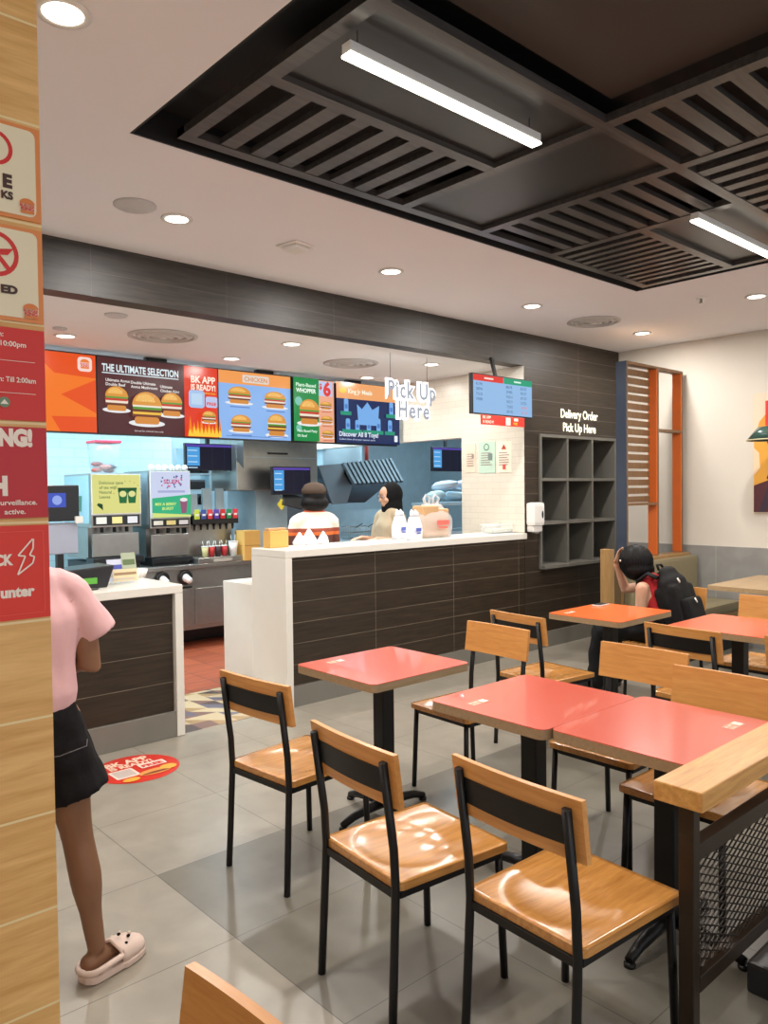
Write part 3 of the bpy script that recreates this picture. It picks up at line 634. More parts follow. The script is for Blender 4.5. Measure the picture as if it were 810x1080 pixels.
# ================================================================== PILLAR SIGNS
def pillar_sign(label, z0, z1, art, col, rim=None):
    t = thing('wall_sign', label, 'sign', (.436, 1.729, (z0+z1)/2), group=None); hw, hh = .148, (z1-z0)/2-.004
    part('plate', MB().box(-hw, hw, -.004, 0, -hh, hh, None), rim or col, t)
    a = Art(); art(a, hw, hh); a.build('print', t, (0, -.0042, 0))
CR, DK, RD, OR_, WH = paint((240, 225, 190)), paint((70, 38, 28)), paint((216, 45, 35)), paint((228, 140, 75)), paint((250, 232, 215))
BUN = paint((226, 128, 60))
def s1(a, w_, h): a.rect(-w_+.008, -h+.008, w_-.010, h-.008, CR, .014); a.ring(.057, .039, .036, .008, RD); a.text('E', .0905, -.038, .036, DK, .06, None, 'R'); a.text('KS', .0915, -.062, .021, DK, .05, None, 'R'); a.logo(.119, -.070, .034, BUN, RD)
def s2(a, w_, h):
    a.rect(-w_+.008, -h+.008, w_-.010, h-.008, CR, .014); a.ring(.053, .035, .047, .009, RD); a.poly([(.024, .066), (.031, .072), (.086, .006), (.079, .0)], RD); a.poly([(.045, .042), (.09, .05), (.078, .035), (.055, .032)], RD)
    a.text('ED', .096, -.043, .022, DK, .06, .033, 'R'); a.logo(.121, -.076, .034, BUN, RD)
def s3(a, w_, h):
    a.rect(-w_, -h, w_, h, RD); a.text('n:', .066, .076, .015, WH, .02, None, 'R'); a.text('10:00pm', .110, .057, .015, WH, .02, .050, 'R'); a.rect(-.1, .0265, .127, .0275, WH); a.text('n: Till 2:00am', .128, -.017, .015, WH, .02, .073, 'R'); a.rect(-.1, -.0405, .127, -.0395, WH)
    a.ell(.064, -.060, .011, .011, paint((110, 140, 105))); a.poly([(.056, -.064), (.072, -.064), (.064, -.054)], WH)
def s4(a, w_, h): a.rect(-w_, -h, w_, h, paint((196, 36, 44))); a.text('NG!', .1186, .057, .046, WH, .07, .067, 'R'); a.text('H', .067, -.045, .05, WH, .08, .030, 'R'); a.text('urveillance.', .125, -.068, .015, WH, .02, .073, 'R'); a.text('active.', .101, -.087, .015, WH, .02, .042, 'R')
def s5(a, w_, h):
    a.rect(-w_, -h, w_, h, paint((228, 52, 34))); a.text('CK', .0745, .018, .030, WH, .05, .036, 'R'); a.text('unter', .116, -.050, .030, WH, .05, .068, 'R')
    L = [(.114, .070), (.084, .036), (.098, .034), (.082, -.004), (.112, .018), (.116, .032), (.106, .036), (.113, .050)]
    for p, q in zip(L, L[1:]+L[:1]):
        d = Vector((q[0]-p[0], q[1]-p[1])); n_ = Vector((-d.y, d.x)).normalized()*.0016; a.poly([(p[0]-n_.x, p[1]-n_.y), (q[0]-n_.x, q[1]-n_.y), (q[0]+n_.x, q[1]+n_.y), (p[0]+n_.x, p[1]+n_.y)], WH)
    a.rect(.134, -h+.014, .1347, h-.014, paint((240, 110, 85))); a.rect(-.14, -h+.012, .134, -h+.0127, paint((240, 110, 85))); a.rect(-.14, h-.0127, .134, h-.012, paint((240, 110, 85)))
pillar_sign('topmost cream sign on the oak pillar with orange border and letters KS', 2.174, 2.378, s1, CR, OR_)
pillar_sign('cream prohibition sign on the oak pillar with letters ED, second from top', 1.960, 2.165, s2, CR, OR_)
pillar_sign('red opening hours sign on the oak pillar reading 10:00pm', 1.753, 1.953, s3, RD)
pillar_sign('crimson surveillance warning sign on the oak pillar', 1.548, 1.747, s4, paint((196, 36, 44)))
pillar_sign('bright red counter sign with a lightning mark, lowest on the oak pillar', 1.334, 1.540, s5, paint((228, 52, 34)))

# ================================================================== SLATTED PARTITION, BENCH, POSTER, LAMP
t = thing('slatted_partition', 'tall orange and brown slatted partition frame behind the booth bench', 'partition', (6.66, 3.935, .93))
PWD, PHT, PD = 1.10, 1.875, .085
mb = MB()
for x0, x1 in ((0, .022), (.575, .605), (PWD-.024, PWD)): mb.box(x0, x1, -.012, PD, 0, PHT)
mb.box(0, PWD, -.0125, PD, PHT-.024, PHT+.001).box(.605, PWD-.024, -.011, PD-.001, 1.235, 1.26).box(.022, .575, -.011, PD-.001, .50, .523)
part('frame', mb, M_bsl, t)
mb = MB(); mb.box(.560, .5745, -.010, PD-.002, 0.001, PHT-.025).box(PWD-.04, PWD-.0245, -.010, PD-.002, 0.001, PHT-.025)
part('orange_lining', mb, M_osl, t)
part('side_board', MB().box(-.012, -.0005, -.012, PD+.01, 0, PHT), M_navy, t)
n = 16
for k in range(n):
    z = .53+k*(1.32/n); part('slat', MB().box(.0225, .5595, PD-.022, PD-.002, z, z+.058), M_bsl, t)
t = thing('booth_bench', 'olive upholstered booth bench under the slatted partition', 'bench', (6.16, 3.33, 0))
part('end_post', MB().box(0, .075, .47, .57, 0, 1.05), M_post, t, .004); part('end_post', MB().box(.0755, .22, .49, .57, 0, .90), plain('dark_post_board', (.12, .07, .03), .5), t)
part('back_frame', MB().box(.33, 1.64, .53, .70, .0, .925), M_post, t, .004); part('back_cushion', MB().box(.33, 1.62, .44, .53, .48, .90, bev=.03), M_olive, t)
part('seat_cushion', MB().box(.23, 1.64, 0, .44, .38, .47, bev=.025), M_olive, t); part('seat_rail', MB().box(.225, 1.64, .01, .43, .33, .38), M_post, t); part('plinth', MB().box(.23, 1.64, .05, .52, 0, .33), M_dkpl, t)
t = thing('wall_poster', 'colourful painted poster with orange, yellow and maroon shapes on the beige wall', 'poster', (7.826, 2.7, 1.93))
part('panel', MB().box(-.012, 0, -.53, .53, -.59, .58), paint((225, 205, 180)), t)
a = Art(.0008); hw = .53
a.rect(-hw+.01, -.58, hw, .12, paint((230, 165, 60))); a.poly([(-hw+.01, .12), (-hw+.06, .30), (-hw+.16, .42), (-hw+.26, .1)], paint((226, 150, 50)))
a.poly([(-hw+.01, .05), (-hw+.06, 0), (-hw+.07, -.15), (-hw+.01, -.22)], paint((236, 208, 170))); a.poly([(-hw+.13, .10), (-hw+.22, 0), (-hw+.17, -.15), (-hw+.13, -.25), (-hw+.20, -.32), (-hw+.5, -.32), (-hw+.5, .12)], paint((92, 42, 50)))
a.poly([(-hw+.01, -.32), (-hw+.2, -.25), (-hw+.8, -.25), (hw, -.58), (-hw+.01, -.58)], paint((84, 38, 46))); a.poly([(-hw+.06, -.58), (-hw+.16, -.26), (-hw+.26, -.22), (-hw+.12, -.58)], paint((58, 44, 60)))
a.ell(-hw+.34, -.12, .12, .14, paint((215, 75, 60))); a.ell(hw-.25, .1, .15, .2, paint((236, 208, 170))); a.rect(-hw+.12, .26, -hw+.48, .50, RD); a.text('B', -hw+.17, .31, .17, paint((245, 225, 190)), .04)
a.build('print', t, (-.0122, 0, 0), (0, 0, -pi/2))
lc = at(814, 464, 2.9)
t = thing('pendant_lamp', 'dark green pendant lampshade at the right edge in front of the poster', 'pendant lamp', (lc.x, 2.9, lc.z))
part('shade', MB().lathe([(.035, .13), (.12, .12), (.215, .0), (.208, .0), (.115, .11), (.03, .12)], n=32, loop=True), plain('dark_green_enamel', (.03, .075, .06), .2, coat=.5), t)
part('shade_rim', MB().lathe([(.209, -.004), (.216, -.004), (.216, .006), (.209, .006)], n=32, loop=True), paint((200, 190, 150)), t)
part('cord', MB().tube([(0, 0, .13), (0, 0, ZC-lc.z-.001)], .004), M_dkpl, t); part('bulb', MB().ball((0, 0, .06), .035), emis('bulb', (1, .9, .7), 5), t)

# ================================================================== TABLES
def rrect(x0, x1, y0, y1, r, n=5):
    P = []
    for cx, cy, a in ((x1-r, y0+r, -pi/2), (x1-r, y1-r, 0), (x0+r, y1-r, pi/2), (x0+r, y0+r, pi)): P += [(cx+r*cos(a+t*pi/2/n), cy+r*sin(a+t*pi/2/n)) for t in range(n+1)]
    return P
def table(x, y, w_, d, label, top=M_red, rz=0, zt=.75, base='cross', sticker=None, edge=M_edge):
    t = thing('cafe_table', label, 'table', (x, y, 0), rz, 'square cafe tables'); a, b_ = w_/2, d/2
    part('top_surface', MB().prism(rrect(-a, a, -b_, b_, .035), 'Z', zt-.003, zt), top, t)
    part('top_edge', MB().prism(rrect(-a-.0005, a+.0005, -b_-.0005, b_+.0005, .035), 'Z', zt-.038, zt-.0031), edge, t)
    part('column', MB().box(-.038, .038, -.038, .038, .05, zt-.045, None), M_met, t, .006)
    part('top_plate', MB().box(-.17, .17, -.03, .03, zt-.045, zt-.0385).box(-.03, .03, -.17, .17, zt-.0449, zt-.0386), M_met, t)
    for k in range(4):
        an = pi/4*0+k*pi/2; dx, dy = cos(an), sin(an); mb = MB()
        pts = [(dx*r, dy*r, z) for r, z in ((.02, .062), (.10, .058), (.20, .045), (.27, .022))]
        mb.tube(pts, [.026, .024, .02, .016], n=8); mb.lathe([(0, 0.0), (.02, 0.0), (.02, .012), (0, .014)], (dx*.265, dy*.265, 0), n=12)
        part('foot', mb, M_met, t)
    if sticker:
        sx, sy = sticker; ar = Art(.0004); ar.rect(-.05, -.022, .05, .022, paint((226, 150, 120))); ar.text('BK APP', -.045, .002, .018, paint((250, 225, 205)), .02, .05); ar.text('SCAN', -.045, -.018, .016, paint((250, 225, 205)), .02, .04); ar.rect(.012, -.018, .045, .016, paint((245, 225, 210)))
        ar.build('table_sticker', t, (sx, sy, zt+.0002), (-pi/2, 0, 0))
    return t
table(2.54, 2.83, .64, .58, 'red-topped square table standing alone nearest the order counter', sticker=(-.14, .20))
table(2.54, 1.92, .63, .565, 'red-topped table joined to the one beside the railing, left half of the pair', sticker=(-.20, .12))
table(2.575, 1.356, .64, .56, 'red-topped table tucked against the oak-topped railing', sticker=(.18, -.15))
table(4.72, 2.91, .68, .56, 'bright orange-topped table in front of the seated person in red', M_orange, sticker=(-.22, .18))
table(4.80, 2.06, .64, .64, 'orange-red topped table at the right edge behind the wooden chairs', M_ored)
table(7.12, 2.74, 1.1, .74, 'tan wooden-topped table by the beige wall under the poster', M_tan, edge=M_tan)

# ================================================================== CHAIRS
def make_chair():
    t = thing('dining_chair', None, 'chair')
    # dished seat: grid with rounded corners
    mb = MB(); n = 26; sx, sy = .225, .215; V = {}
    def prof(u, v):
        x = u*sx; y = v*(sy-.012*(1-u)*.5)
        r = .10; ax, ay = abs(u), abs(v)
        if ax > 1-r and ay > 1-r:
            d = sqrt((ax-1+r)**2+(ay-1+r)**2)/r; dm = max(ax-1+r, ay-1+r)/r
            k = dm/d if d > 0 else 1; x = math.copysign((1-r+(ax-1+r)*k), u)*sx; y = math.copysign((1-r+(ay-1+r)*k), v)*(sy-.012*(1-u)*.5)
        q = ((u+.25)/.62)**2+(v/.80)**2
        z = 0
        if q < 1: z -= .011*(1-q)**.6 if q > 0 else .011
        for s_ in (-1, 1):
            q2 = ((v-.38*s_)/.36)**2+((u-.45)/.55)**2
            if q2 < 1: z -= .006*(1-q2)
        return x, y, z
    for i in range(n+1):
        for j in range(n+1):
            x, y, z = prof(-1+2*i/n, -1+2*j/n); V[i, j] = (mb.bm.verts.new((x, y, .450+z)), mb.bm.verts.new((x, y, .426)))
    for i in range(n):
        for j in range(n):
            f = mb.bm.faces.new((V[i, j][0], V[i+1, j][0], V[i+1, j+1][0], V[i, j+1][0])); f.smooth = True
            mb.bm.faces.new((V[i, j][1], V[i, j+1][1], V[i+1, j+1][1], V[i+1, j][1]))
    for k in range(n):
        for a, b_ in (((k, 0), (k+1, 0)), ((k+1, n), (k, n)), ((0, k+1), (0, k)), ((n, k), (n, k+1))): mb.bm.faces.new((V[a][0], V[a][1], V[b_][1], V[b_][0]))
    part('seat', mb, M_seat, t)
    fr = MB(); z = .413
    fr.tube([(-.215, -.185, z), (.195, -.19, z)], .0115, square=True).tube([(-.215, .185, z), (.195, .19, z)], .0115, square=True).tube([(.195, -.19, z), (.195, .19, z)], .0114, square=True).tube([(-.222, -.185, z), (-.222, .185, z)], .0114, square=True)
    part('seat_frame', fr, M_met, t)
    for s_ in (-1, 1):
        part('leg', MB().tube([(.215, .195*s_, 0), (.200, .185*s_, .425)], .0128, n=10), M_met, t)
        part('leg', MB().tube([(-.248, .192*s_, 0), (-.240, .19*s_, .15), (-.226, .187*s_, .43), (-.232, .187*s_, .55), (-.268, .187*s_, .815)], [.0135]*5, n=10, flat=.95), M_met, t)
    # black bar between the posts and the curved wooden back, both tilted with the posts
    def strip(z0, z1, x_in, th, hw, bow):
        m_ = MB(); nn = 14; A = []
        for i in range(nn+1):
            y = -hw+2*hw*i/nn; o = -bow*(1-(y/hw)**2); row = []
            for zz in (z0, z1):
                xx = -.232-.036*(zz-.55)/.265+x_in+o; row += [m_.bm.verts.new((xx, y, zz)), m_.bm.verts.new((xx+th, y, zz))]
            A.append(row)
        for p, q in zip(A, A[1:]):
            for a, b_ in ((0, 1), (1, 3), (3, 2), (2, 0)): f = m_.bm.faces.new((p[a], q[a], q[b_], p[b_])); f.smooth = False
        for q in (A[0], A[-1]): m_.bm.faces.new((q[0], q[1], q[3], q[2]))
        return m_
    part('back_bar', strip(.715, .79, .006, .006, .182, .012), M_met, t)
    part('backrest', strip(.677, .842, .0128, .018, .225, .012), M_back, t)
    return t
ch = make_chair()
CH = [(1.965, 2.73, 5, 'wooden chair with black rear bar on the counter side of the lone red table'),
      (1.765, 1.82, -5, 'wooden chair in the centre foreground with glossy reflections on its seat'),
      (1.865, 1.275, -3, 'nearest wooden chair in the right foreground, seat touching the railing post'),
      (3.11, 2.79, 178, 'chair facing the lone red table from its far side, orange back seen from the front'),
      (4.00, 2.93, -6, 'chair with its black rear bar turned to us at the bright orange table'),
      (3.12, 1.90, 180, 'chair whose plain wood back rises behind the left half of the joined red tables'),
      (2.885, 1.40, 180, 'chair pushed in beside the railing, orange back right behind the joined red tables'),
      (4.26, 2.02, -4, 'chair with its black rear bar turned to us at the right edge orange-red table'),
      (5.28, 2.15, 180, 'chair on the far side of the right edge orange-red table, only its back top showing'),
      (4.33, 1.40, 0, 'chair half cut by the right frame edge beside the orange-red table'),
      (.345, .895, 182, 'orange chair back poking up at the bottom left in front of the pillar'),
      (5.42, 2.90, 182, 'chair hidden under the seated person in red')]
for i, (x, y, a, l) in enumerate(CH):
    o = ch if i == 0 else copy_tree(ch); o.location = (x, y, 0); o.rotation_euler.z = radians(a); tag(o, l, 'chair', 'wooden dining chairs')

# ================================================================== RAILING
t = thing('railing', 'oak-topped low railing with black metal mesh at the bottom right', 'railing', (1.955, 1.005, 0))
RY = .069
part('top_rail', MB().box(0, 1.6, -RY, RY, .745, .80), M_rail, t, .004)
part('post', MB().box(.047, .085, -.022, .022, 0, .7445), M_brownmet, t, .003)
part('post', MB().box(1.5, 1.545, -.03, .03, 0, .7445), M_brownmet, t, .003)
part('upper_bar', MB().box(.0855, 1.4995, -.020, .020, .575, .622), M_brownmet, t, .002); part('lower_bar', MB().box(.0905, 1.4995, -.020, .020, .205, .25), M_brownmet, t, .002)
mb = MB(); xA, xB, zA, zB = .0855, 1.4995, .25, .575; px, pz = .056, .024; half = .0019
def strut(p, q):
    d = Vector((q[0]-p[0], q[1]-p[1])); nn = Vector((-d.y, d.x)).normalized()*half
    P = [(p[0]-nn.x, p[1]-nn.y), (q[0]-nn.x, q[1]-nn.y), (q[0]+nn.x, q[1]+nn.y), (p[0]+nn.x, p[1]+nn.y)]; mb.prism(P, 'Y', -.0018, .0018)
sl = pz/px; k = -60
while k < 60:
    for sg in (1, -1):
        # line z = zA + sg*sl*(x-xA) + k*pz
        x0, x1 = xA, xB; z_at = lambda x: zA+sg*sl*(x-xA)+k*pz
        lo, hi = (zA, zB)
        xs = sorted([xA+(lo-zA-k*pz)/(sg*sl), xA+(hi-zA-k*pz)/(sg*sl)]); a_, b_ = max(x0, xs[0]), min(x1, xs[1])
        if b_-a_ > .003: strut((a_, z_at(a_)), (b_, z_at(b_)))
    k += 1
part('mesh_panel', mb, M_mesh, t)
tag(MB().box(2.46, 3.1, .5, 1.035, 0, .10, None, .012).build('floor_plinth', M_dkpl), 'low black plinth on the floor behind the railing at the bottom right corner', 'plinth')

# ================================================================== FLOOR STICKER
t = thing('floor_sticker', 'red oval app advert sticker on the floor by the order counter', 'floor sticker', (1.92, 4.30, .001), rz=0)
a = Art(.0004); a.ell(0, 0, .245, .235, paint((205, 48, 34)), n=40); a.text('BK APP', 0, .11, .095, paint((245, 215, 190)), .04, .26, 'C'); a.text('IS READY!', 0, .05, .07, paint((245, 215, 190)), .04, .26, 'C')
a.rect(-.16, -.11, -.02, .03, paint((235, 215, 200)), .01); a.rect(-.145, -.095, -.035, .015, paint((200, 185, 178))); a.rect(.02, -.03, .18, .045, paint((235, 215, 200)), .01); a.text('FREE', .035, -.015, .05, RD, .05, .13)
a.ell(.06, -.12, .10, .045, paint((222, 150, 80))); a.ell(.06, -.135, .085, .015, paint((130, 70, 40))); a.ell(-.1, -.16, .05, .03, paint((235, 165, 60))); a.ell(.15, -.10, .05, .04, paint((235, 170, 70)))
a.build('print', t, (0, 0, 0), (-pi/2, 0, 0))

# ================================================================== KITCHEN EQUIPMENT
YE = 7.2
t = thing('steel_counter', 'stainless steel kitchen counter with round cup dispensers and door panels', 'counter', (0, 0, 0))
part('worktop', MB().box(2.2, 4.62, YE-.03, 8.0, .83, .87), M_steel, t, .004)
part('body', MB().box(2.2, 4.6, YE+.01, 7.95, .20, .83), M_steel, t)
for x0, x1 in ((2.25, 3.1), (3.14, 3.82), (3.88, 4.2), (4.24, 4.58)): part('door_panel', MB().box(x0, x1, YE-.012, YE+.0095, .24, .62), M_steel, t, .004)
part('gap_shade_strip', MB().box(2.25, 3.84, YE-.014, YE+.009, .635, .65), M_dkpl, t)  # solid dark strip drawn for the shade in the gap above the doors
for x in (3.52, 3.77):
    o = MB(); M = Matrix.Translation((x, YE-.0, .745))@Matrix.Rotation(pi/2, 4, 'X'); o.lathe([(.045, 0), (.075, 0), (.075, .02), (.045, .025)], n=20, M=M, loop=True); part('dispenser_ring', o, M_dkpl, t)
    o = MB(); o.lathe([(.04, 0), (.04, .035), (.036, .035), (.034, .10), (0.0, .10)], n=18, M=Matrix.Translation((x, YE+.0, .745))@Matrix.Rotation(pi/2+.25, 4, 'X')); part('cup_stack', o, M_plast, t)
for x in (2.4, 3.5, 3.75, 4.5): part('leg', MB().tube([(x, YE+.08, 0.002), (x, YE+.08, .20)], .022), M_steel, t)
part('back_leg_panel', MB().box(2.25, 4.55, 7.6, 7.62, 0.002, .20), M_dkpl, t)

def dispenser(label, px0, px1, ytop, ypan, ystrip, ybase, Y, dep, art, sidem, top=None):
    a = at(px0, ytop, Y); b_ = at(px1, ytop, Y); zt = a.z; zp = at(px0, ypan, Y).z; zs = at(px0, ystrip, Y).z; zb = at(px0, ybase, Y).z; w_ = b_.x-a.x
    t = thing('drink_dispenser', label, 'drink dispenser', (a.x+w_/2, Y, .871)); o = -.871; h = w_/2
    part('head', MB().box(-h, h, 0, dep, zs+o, zt+o), M_steel, t, .006)
    part('side_panel', MB().box(-h-.004, -h-.0005, .03, dep-.03, zs+.04+o, zt-.02+o), sidem, t)
    if 'tea' in label:
        sa = Art(.001)
        for x_ in (-.05, .05): sa.poly([(x_-.035, zp+o+.02), (x_+.035, zp+o+.02), (x_+.055, zp+o+.17), (x_-.055, zp+o+.17)], paint((70, 130, 110)))
        sa.build('side_print', t, (-h-.005, dep*.45, 0), (0, 0, -pi/2))
    part('lit_panel_frame', MB().box(-h+.005, h-.005, -.012, -.0005, zp-.01+o, zt-.006+o), M_plast, t)
    ar = Art(.0007); art(ar, h-.012, zp+o, zt-.015+o); ar.build('lit_panel', t, (0, -.0125, 0))
    part('control_strip', MB().box(-h+.02, h-.02, -.010, -.0005, zs+.02+o, zp-.02+o), M_dkpl, t)
    for k in range(3): x = (-.62+.62*k)*h; part('flavour_label', MB().box(x-.05, x+.05, -.013, -.0105, zs+.035+o, zp-.035+o), paint(((235, 235, 225), (240, 225, 150), (225, 225, 230))[k]), t)
    for k in range(3): part('nozzle', MB().tube([((-.5+.5*k)*h, .06, zs-.001+o), ((-.5+.5*k)*h, .06, zs-.05+o)], .018), M_dkpl, t)
    part('lower_back', MB().box(-h+.02, h-.03, .14, dep, zb-.03+o, zs-.0005+o), M_steel, t)
    part('splash_panel', MB().box(-h, h*.85, -.02, .0, zb+o, zs-.06+o), M_steel, t, .004)
    part('drip_tray', MB().box(-h, h, -.04, .1395, zb-.06+o, zb-.01+o), M_dkpl, t, .004)
    part('base', MB().box(-h+.02, h-.02, .0, dep, 0, zb-.0605+o), M_dkpl, t)
    if top: top(t, h, zt+o)
E = Art.E
def artA(a, h, z0, z1):
    a.rect(-h, z0, h, z1, E(222, 220, 135)); m = (z0+z1)/2
    for k, s_ in enumerate(('Delicious taste', 'of tea with', 'Natural', 'Leaves')): a.text(s_, -h*.72, z1-.09-.045*k, .04, E(60, 110, 60), .01)
    for x in (.06, .15): a.poly([(x-.035, m-.09), (x+.035, m-.09), (x+.05, m+.06), (x-.05, m+.06)], E(38, 110, 62)); a.ell(x, m-.0, .035, .03, E(225, 225, 150)); a.poly([(x-.05, m+.02), (x+.05, m+.045), (x+.05, m+.06), (x-.05, m+.06)], E(30, 80, 45))
    for k in range(10): an = k*pi/9; a.rect(.105+.14*cos(an)-.006, m+.0+.12*sin(an), .105+.14*cos(an)+.006, m+.008+.12*sin(an), E(190, 170, 80))
    a.poly([(-h*.85, z0+.08), (-h*.6, z0+.03), (-h*.62, z0+.09), (-h*.8, z0+.1)], E(30, 70, 40))
def artB(a, h, z0, z1):
    a.rect(-h, z0, h, z1, E(206, 214, 240)); H0 = z1-z0; RR = random.Random(5)
    for k in range(26): a.ell(RR.uniform(-.5, .6)*h, z1-RR.uniform(.08, .36)*H0, .010, .010, E(*RR.choice(((70, 90, 150), (200, 110, 160), (90, 120, 190)))), n=6)
    a.text('SLUSH', -h*.4, z1-.26*H0, .06, E(200, 80, 130), .03, h*.8); a.rect(-h*.7, z1-.46*H0, h*.7, z1-.41*H0, E(170, 175, 215))
    a.poly([(-h, z0), (h, z0), (h, z0+.50*H0), (-h, z0+.42*H0)], E(60, 180, 130)); a.text('MIX A BERRY', -h*.85, z0+.26*H0, .04, E(225, 245, 130), .02, h*1.1, shear=.1); a.text('BURST', -h*.5, z0+.16*H0, .04, E(225, 245, 130), .02, h*.6, shear=.1)
    a.poly([(-h, z0), (h, z0), (h, z0+.04*H0), (-h, z0+.10*H0)], E(215, 230, 130)); a.poly([(h*.5, z0+.08*H0), (h*.75, z0+.08*H0), (h*.82, z0+.36*H0), (h*.42, z0+.36*H0)], E(150, 90, 120)); a.ell(h*.62, z0+.38*H0, h*.2, .02, E(240, 230, 235))
dispenser('tea dispenser with a lit pale yellow panel, blue side and green cups', 95, 148, 499, 542, 557, 588, 7.3, .68, artA, plain('pale_blue_print', srgb(165, 205, 215), .4))
def topB(t, h, z):
    mb = MB()
    for k in range(6): x = -h+.04+k*(2*h-.08)/5; part('top_dome', MB().lathe([(0, .0), (.03, .0), (.03, .035), (.018, .055), (0, .06)], (x, .03, z), n=12), M_plast, t)
dispenser('slush dispenser with a tall lit pink, white and green panel', 157, 200, 496, 546, 558, 588, 7.3, .6, artB, M_bsteel, top=topB)
# soda fountain
a0 = at(200, 545, 7.3); b0 = at(245, 545, 7.3); w_ = b0.x-a0.x; zb = .871
t = thing('soda_fountain', 'steel soda fountain with a row of seven coloured tap labels', 'drink dispenser', (a0.x+w_/2+.045, 7.3, zb)); h = w_/2+.02
part('body', MB().box(-h, h, .12, .45, 0, .52), M_steel, t, .005); part('head', MB().box(-h, h, -.02, .1195, .40, .50), M_dkpl, t, .008)
cols = [(190, 205, 70), (60, 80, 150), (215, 60, 65), (95, 60, 165), (205, 40, 45), (40, 140, 80), (215, 50, 60)]
for k, cc in enumerate(cols):
    x = -h+.045+k*(2*h-.09)/6; tl = part('tap_label', MB().box(x-.029, x+.029, -.034, -.0205, .455, .555), paint(cc), t, .004); part('tap_mark', MB().box(x-.018, x+.018, -.0365, -.0343, .49, .51), M_plast, tl)
    part('nozzle', MB().tube([(x, .03, .40), (x, .03, .34)], [.016, .010]), M_dkpl, t)
for k in range(3): x = -h+.08+k*.16; part('back_panel', MB().box(x, x+.10, .2, .23, .5201, .78-.06*(k == 0)), M_bsteel, t, .004)
part('drip_tray', MB().box(-h-.005, h+.02, -.13, .1195, .0, .06), M_steel, t, .006); part('tray_label', MB().box(-.1, .12, -.132, -.1302, .012, .045), paint((190, 190, 180)), t)
sx0 = a0.x+w_/2+.045
def cup(x, y, z, m, label, s=1.0):
    c = thing('paper_cup', label, 'cup', (x, y, z), group=None)
    part('cup_body', MB().lathe([(.026*s, 0), (.038*s, .11*s), (.036*s, .11*s), (.024*s, .004)], n=16), m, c); [part('straw', MB().tube([(q_*.012, 0, .08*s), (q_*.03, .0, .165*s)], .003, n=6), M_plast, c) for q_ in (-1, 1)]; part('cup_rim', MB().lathe([(.037*s, .105*s), (.041*s, .108*s), (.041*s, .113*s), (.037*s, .113*s)], n=16), M_plast, c)
for k, (x, m, l) in enumerate(((-.16, paint((205, 195, 140)), 'yellowish cup at the left of the soda fountain tray'), (-.085, paint((190, 50, 50)), 'red cup on the soda fountain tray, beside the yellowish one'), (-.01, paint((60, 40, 45)), 'dark cup on the soda fountain tray between two red cups'), (.065, paint((195, 45, 55)), 'red cup on the soda fountain tray beside the tall white one'))): cup(sx0+x, 7.24, zb+.0605, m, l)
cup(sx0+.17, 7.23, zb+.0605, M_plast, 'tall white cup with straws on the soda fountain tray', 1.35)
# clear tub
c0 = at(95, 468, 7.5); c1 = at(124, 499, 7.5)
zt1 = at(95, 499, 7.3).z
t = thing('clear_tub', 'clear plastic tub with a red lid on top of the tea dispenser', 'container', ((c0.x+c1.x)/2, 7.5, zt1)); s_ = (c1.x-c0.x)/2; hh = c0.z-c1.z+.02
part('tub', MB().lathe([(s_*.82*1.25, .001), (s_*1.25, hh), (s_*1.22, hh), (s_*.8*1.25, .006)], n=4, M=Matrix.Rotation(pi/4, 4, 'Z')), M_glass, t); part('lid', MB().box(-s_*.95, s_*.95, -s_*.95, s_*.95, hh-.005, hh+.018), paint((215, 70, 90)), t, .004)
for k in range(5): tag(MB().ball((t.location.x+(-.07, .06, -.01, .05, -.05)[k], 7.5+(.0, .04, -.05, -.03, .05)[k], zt1+.035+.03*(k//2)), .05, None, (1.2, .9, .5)).build('snack_packet', paint(((175, 90, 80), (150, 70, 70), (190, 120, 110), (60, 60, 70), (170, 85, 80))[k])), 'small reddish packet inside the clear tub on the tea dispenser', 'packet', 'packets in the clear tub')
# monitors
def monitor(px0, py0, px1, py1, Y, label, strip=.3, arm=True, armz=.25):
    a = at(px0, py0, Y); b_ = at(px1, py1, Y); w_ = (b_.x-a.x)/2; h_ = (at(px0, py0, Y).z-at(px0, py1, Y).z)/2
    t = thing('kitchen_monitor', label, 'monitor', (a.x+w_, Y, (a.z+at(px0, py1, Y).z)/2))
    part('casing', MB().box(-w_, w_, .0, .04, -h_, h_), M_dkpl, t, .004)
    ar = Art(); ar.rect(-w_+.01, -h_+.01, w_-.01, h_-.01, E(26, 26, 44)); ar.rect(-w_+.01, h_-.035, w_-.01, h_-.012, E(90, 70, 170)); ar.rect(-w_+.02, -h_+.05, -w_+.02+strip*w_*1.7, h_-.04, E(80, 160, 225))
    for k in range(4): ar.rect(-w_+.03, h_-.08-k*.06, -w_+strip*w_*1.6, h_-.07-k*.06, E(190, 225, 245))
    for k in (1, 2, 3): ar.rect(-w_+k*w_*.5+.02, -h_+.01, -w_+k*w_*.5+.024, h_-.036, E(50, 50, 75))
    ar.build('display', t)
    if arm: part('arm', MB().box(-.02, .02, .04, .07, 0, armz if armz < .2 else ZK-.002-t.location.z).box(-.09, .09, .0405, .06, -.07, .07), M_dkpl, t)
monitor(195, 467, 247, 496, 7.35, 'black order monitor hanging behind the menu screens above the soda fountain', armz=.55)
monitor(287, 492, 328, 522, 7.0, 'black order monitor on the steel cabinet behind the worker with short hair', armz=.06)
monitor(456, 471, 489, 497, 7.3, 'black order monitor seen through the pass opening at right', armz=.45)
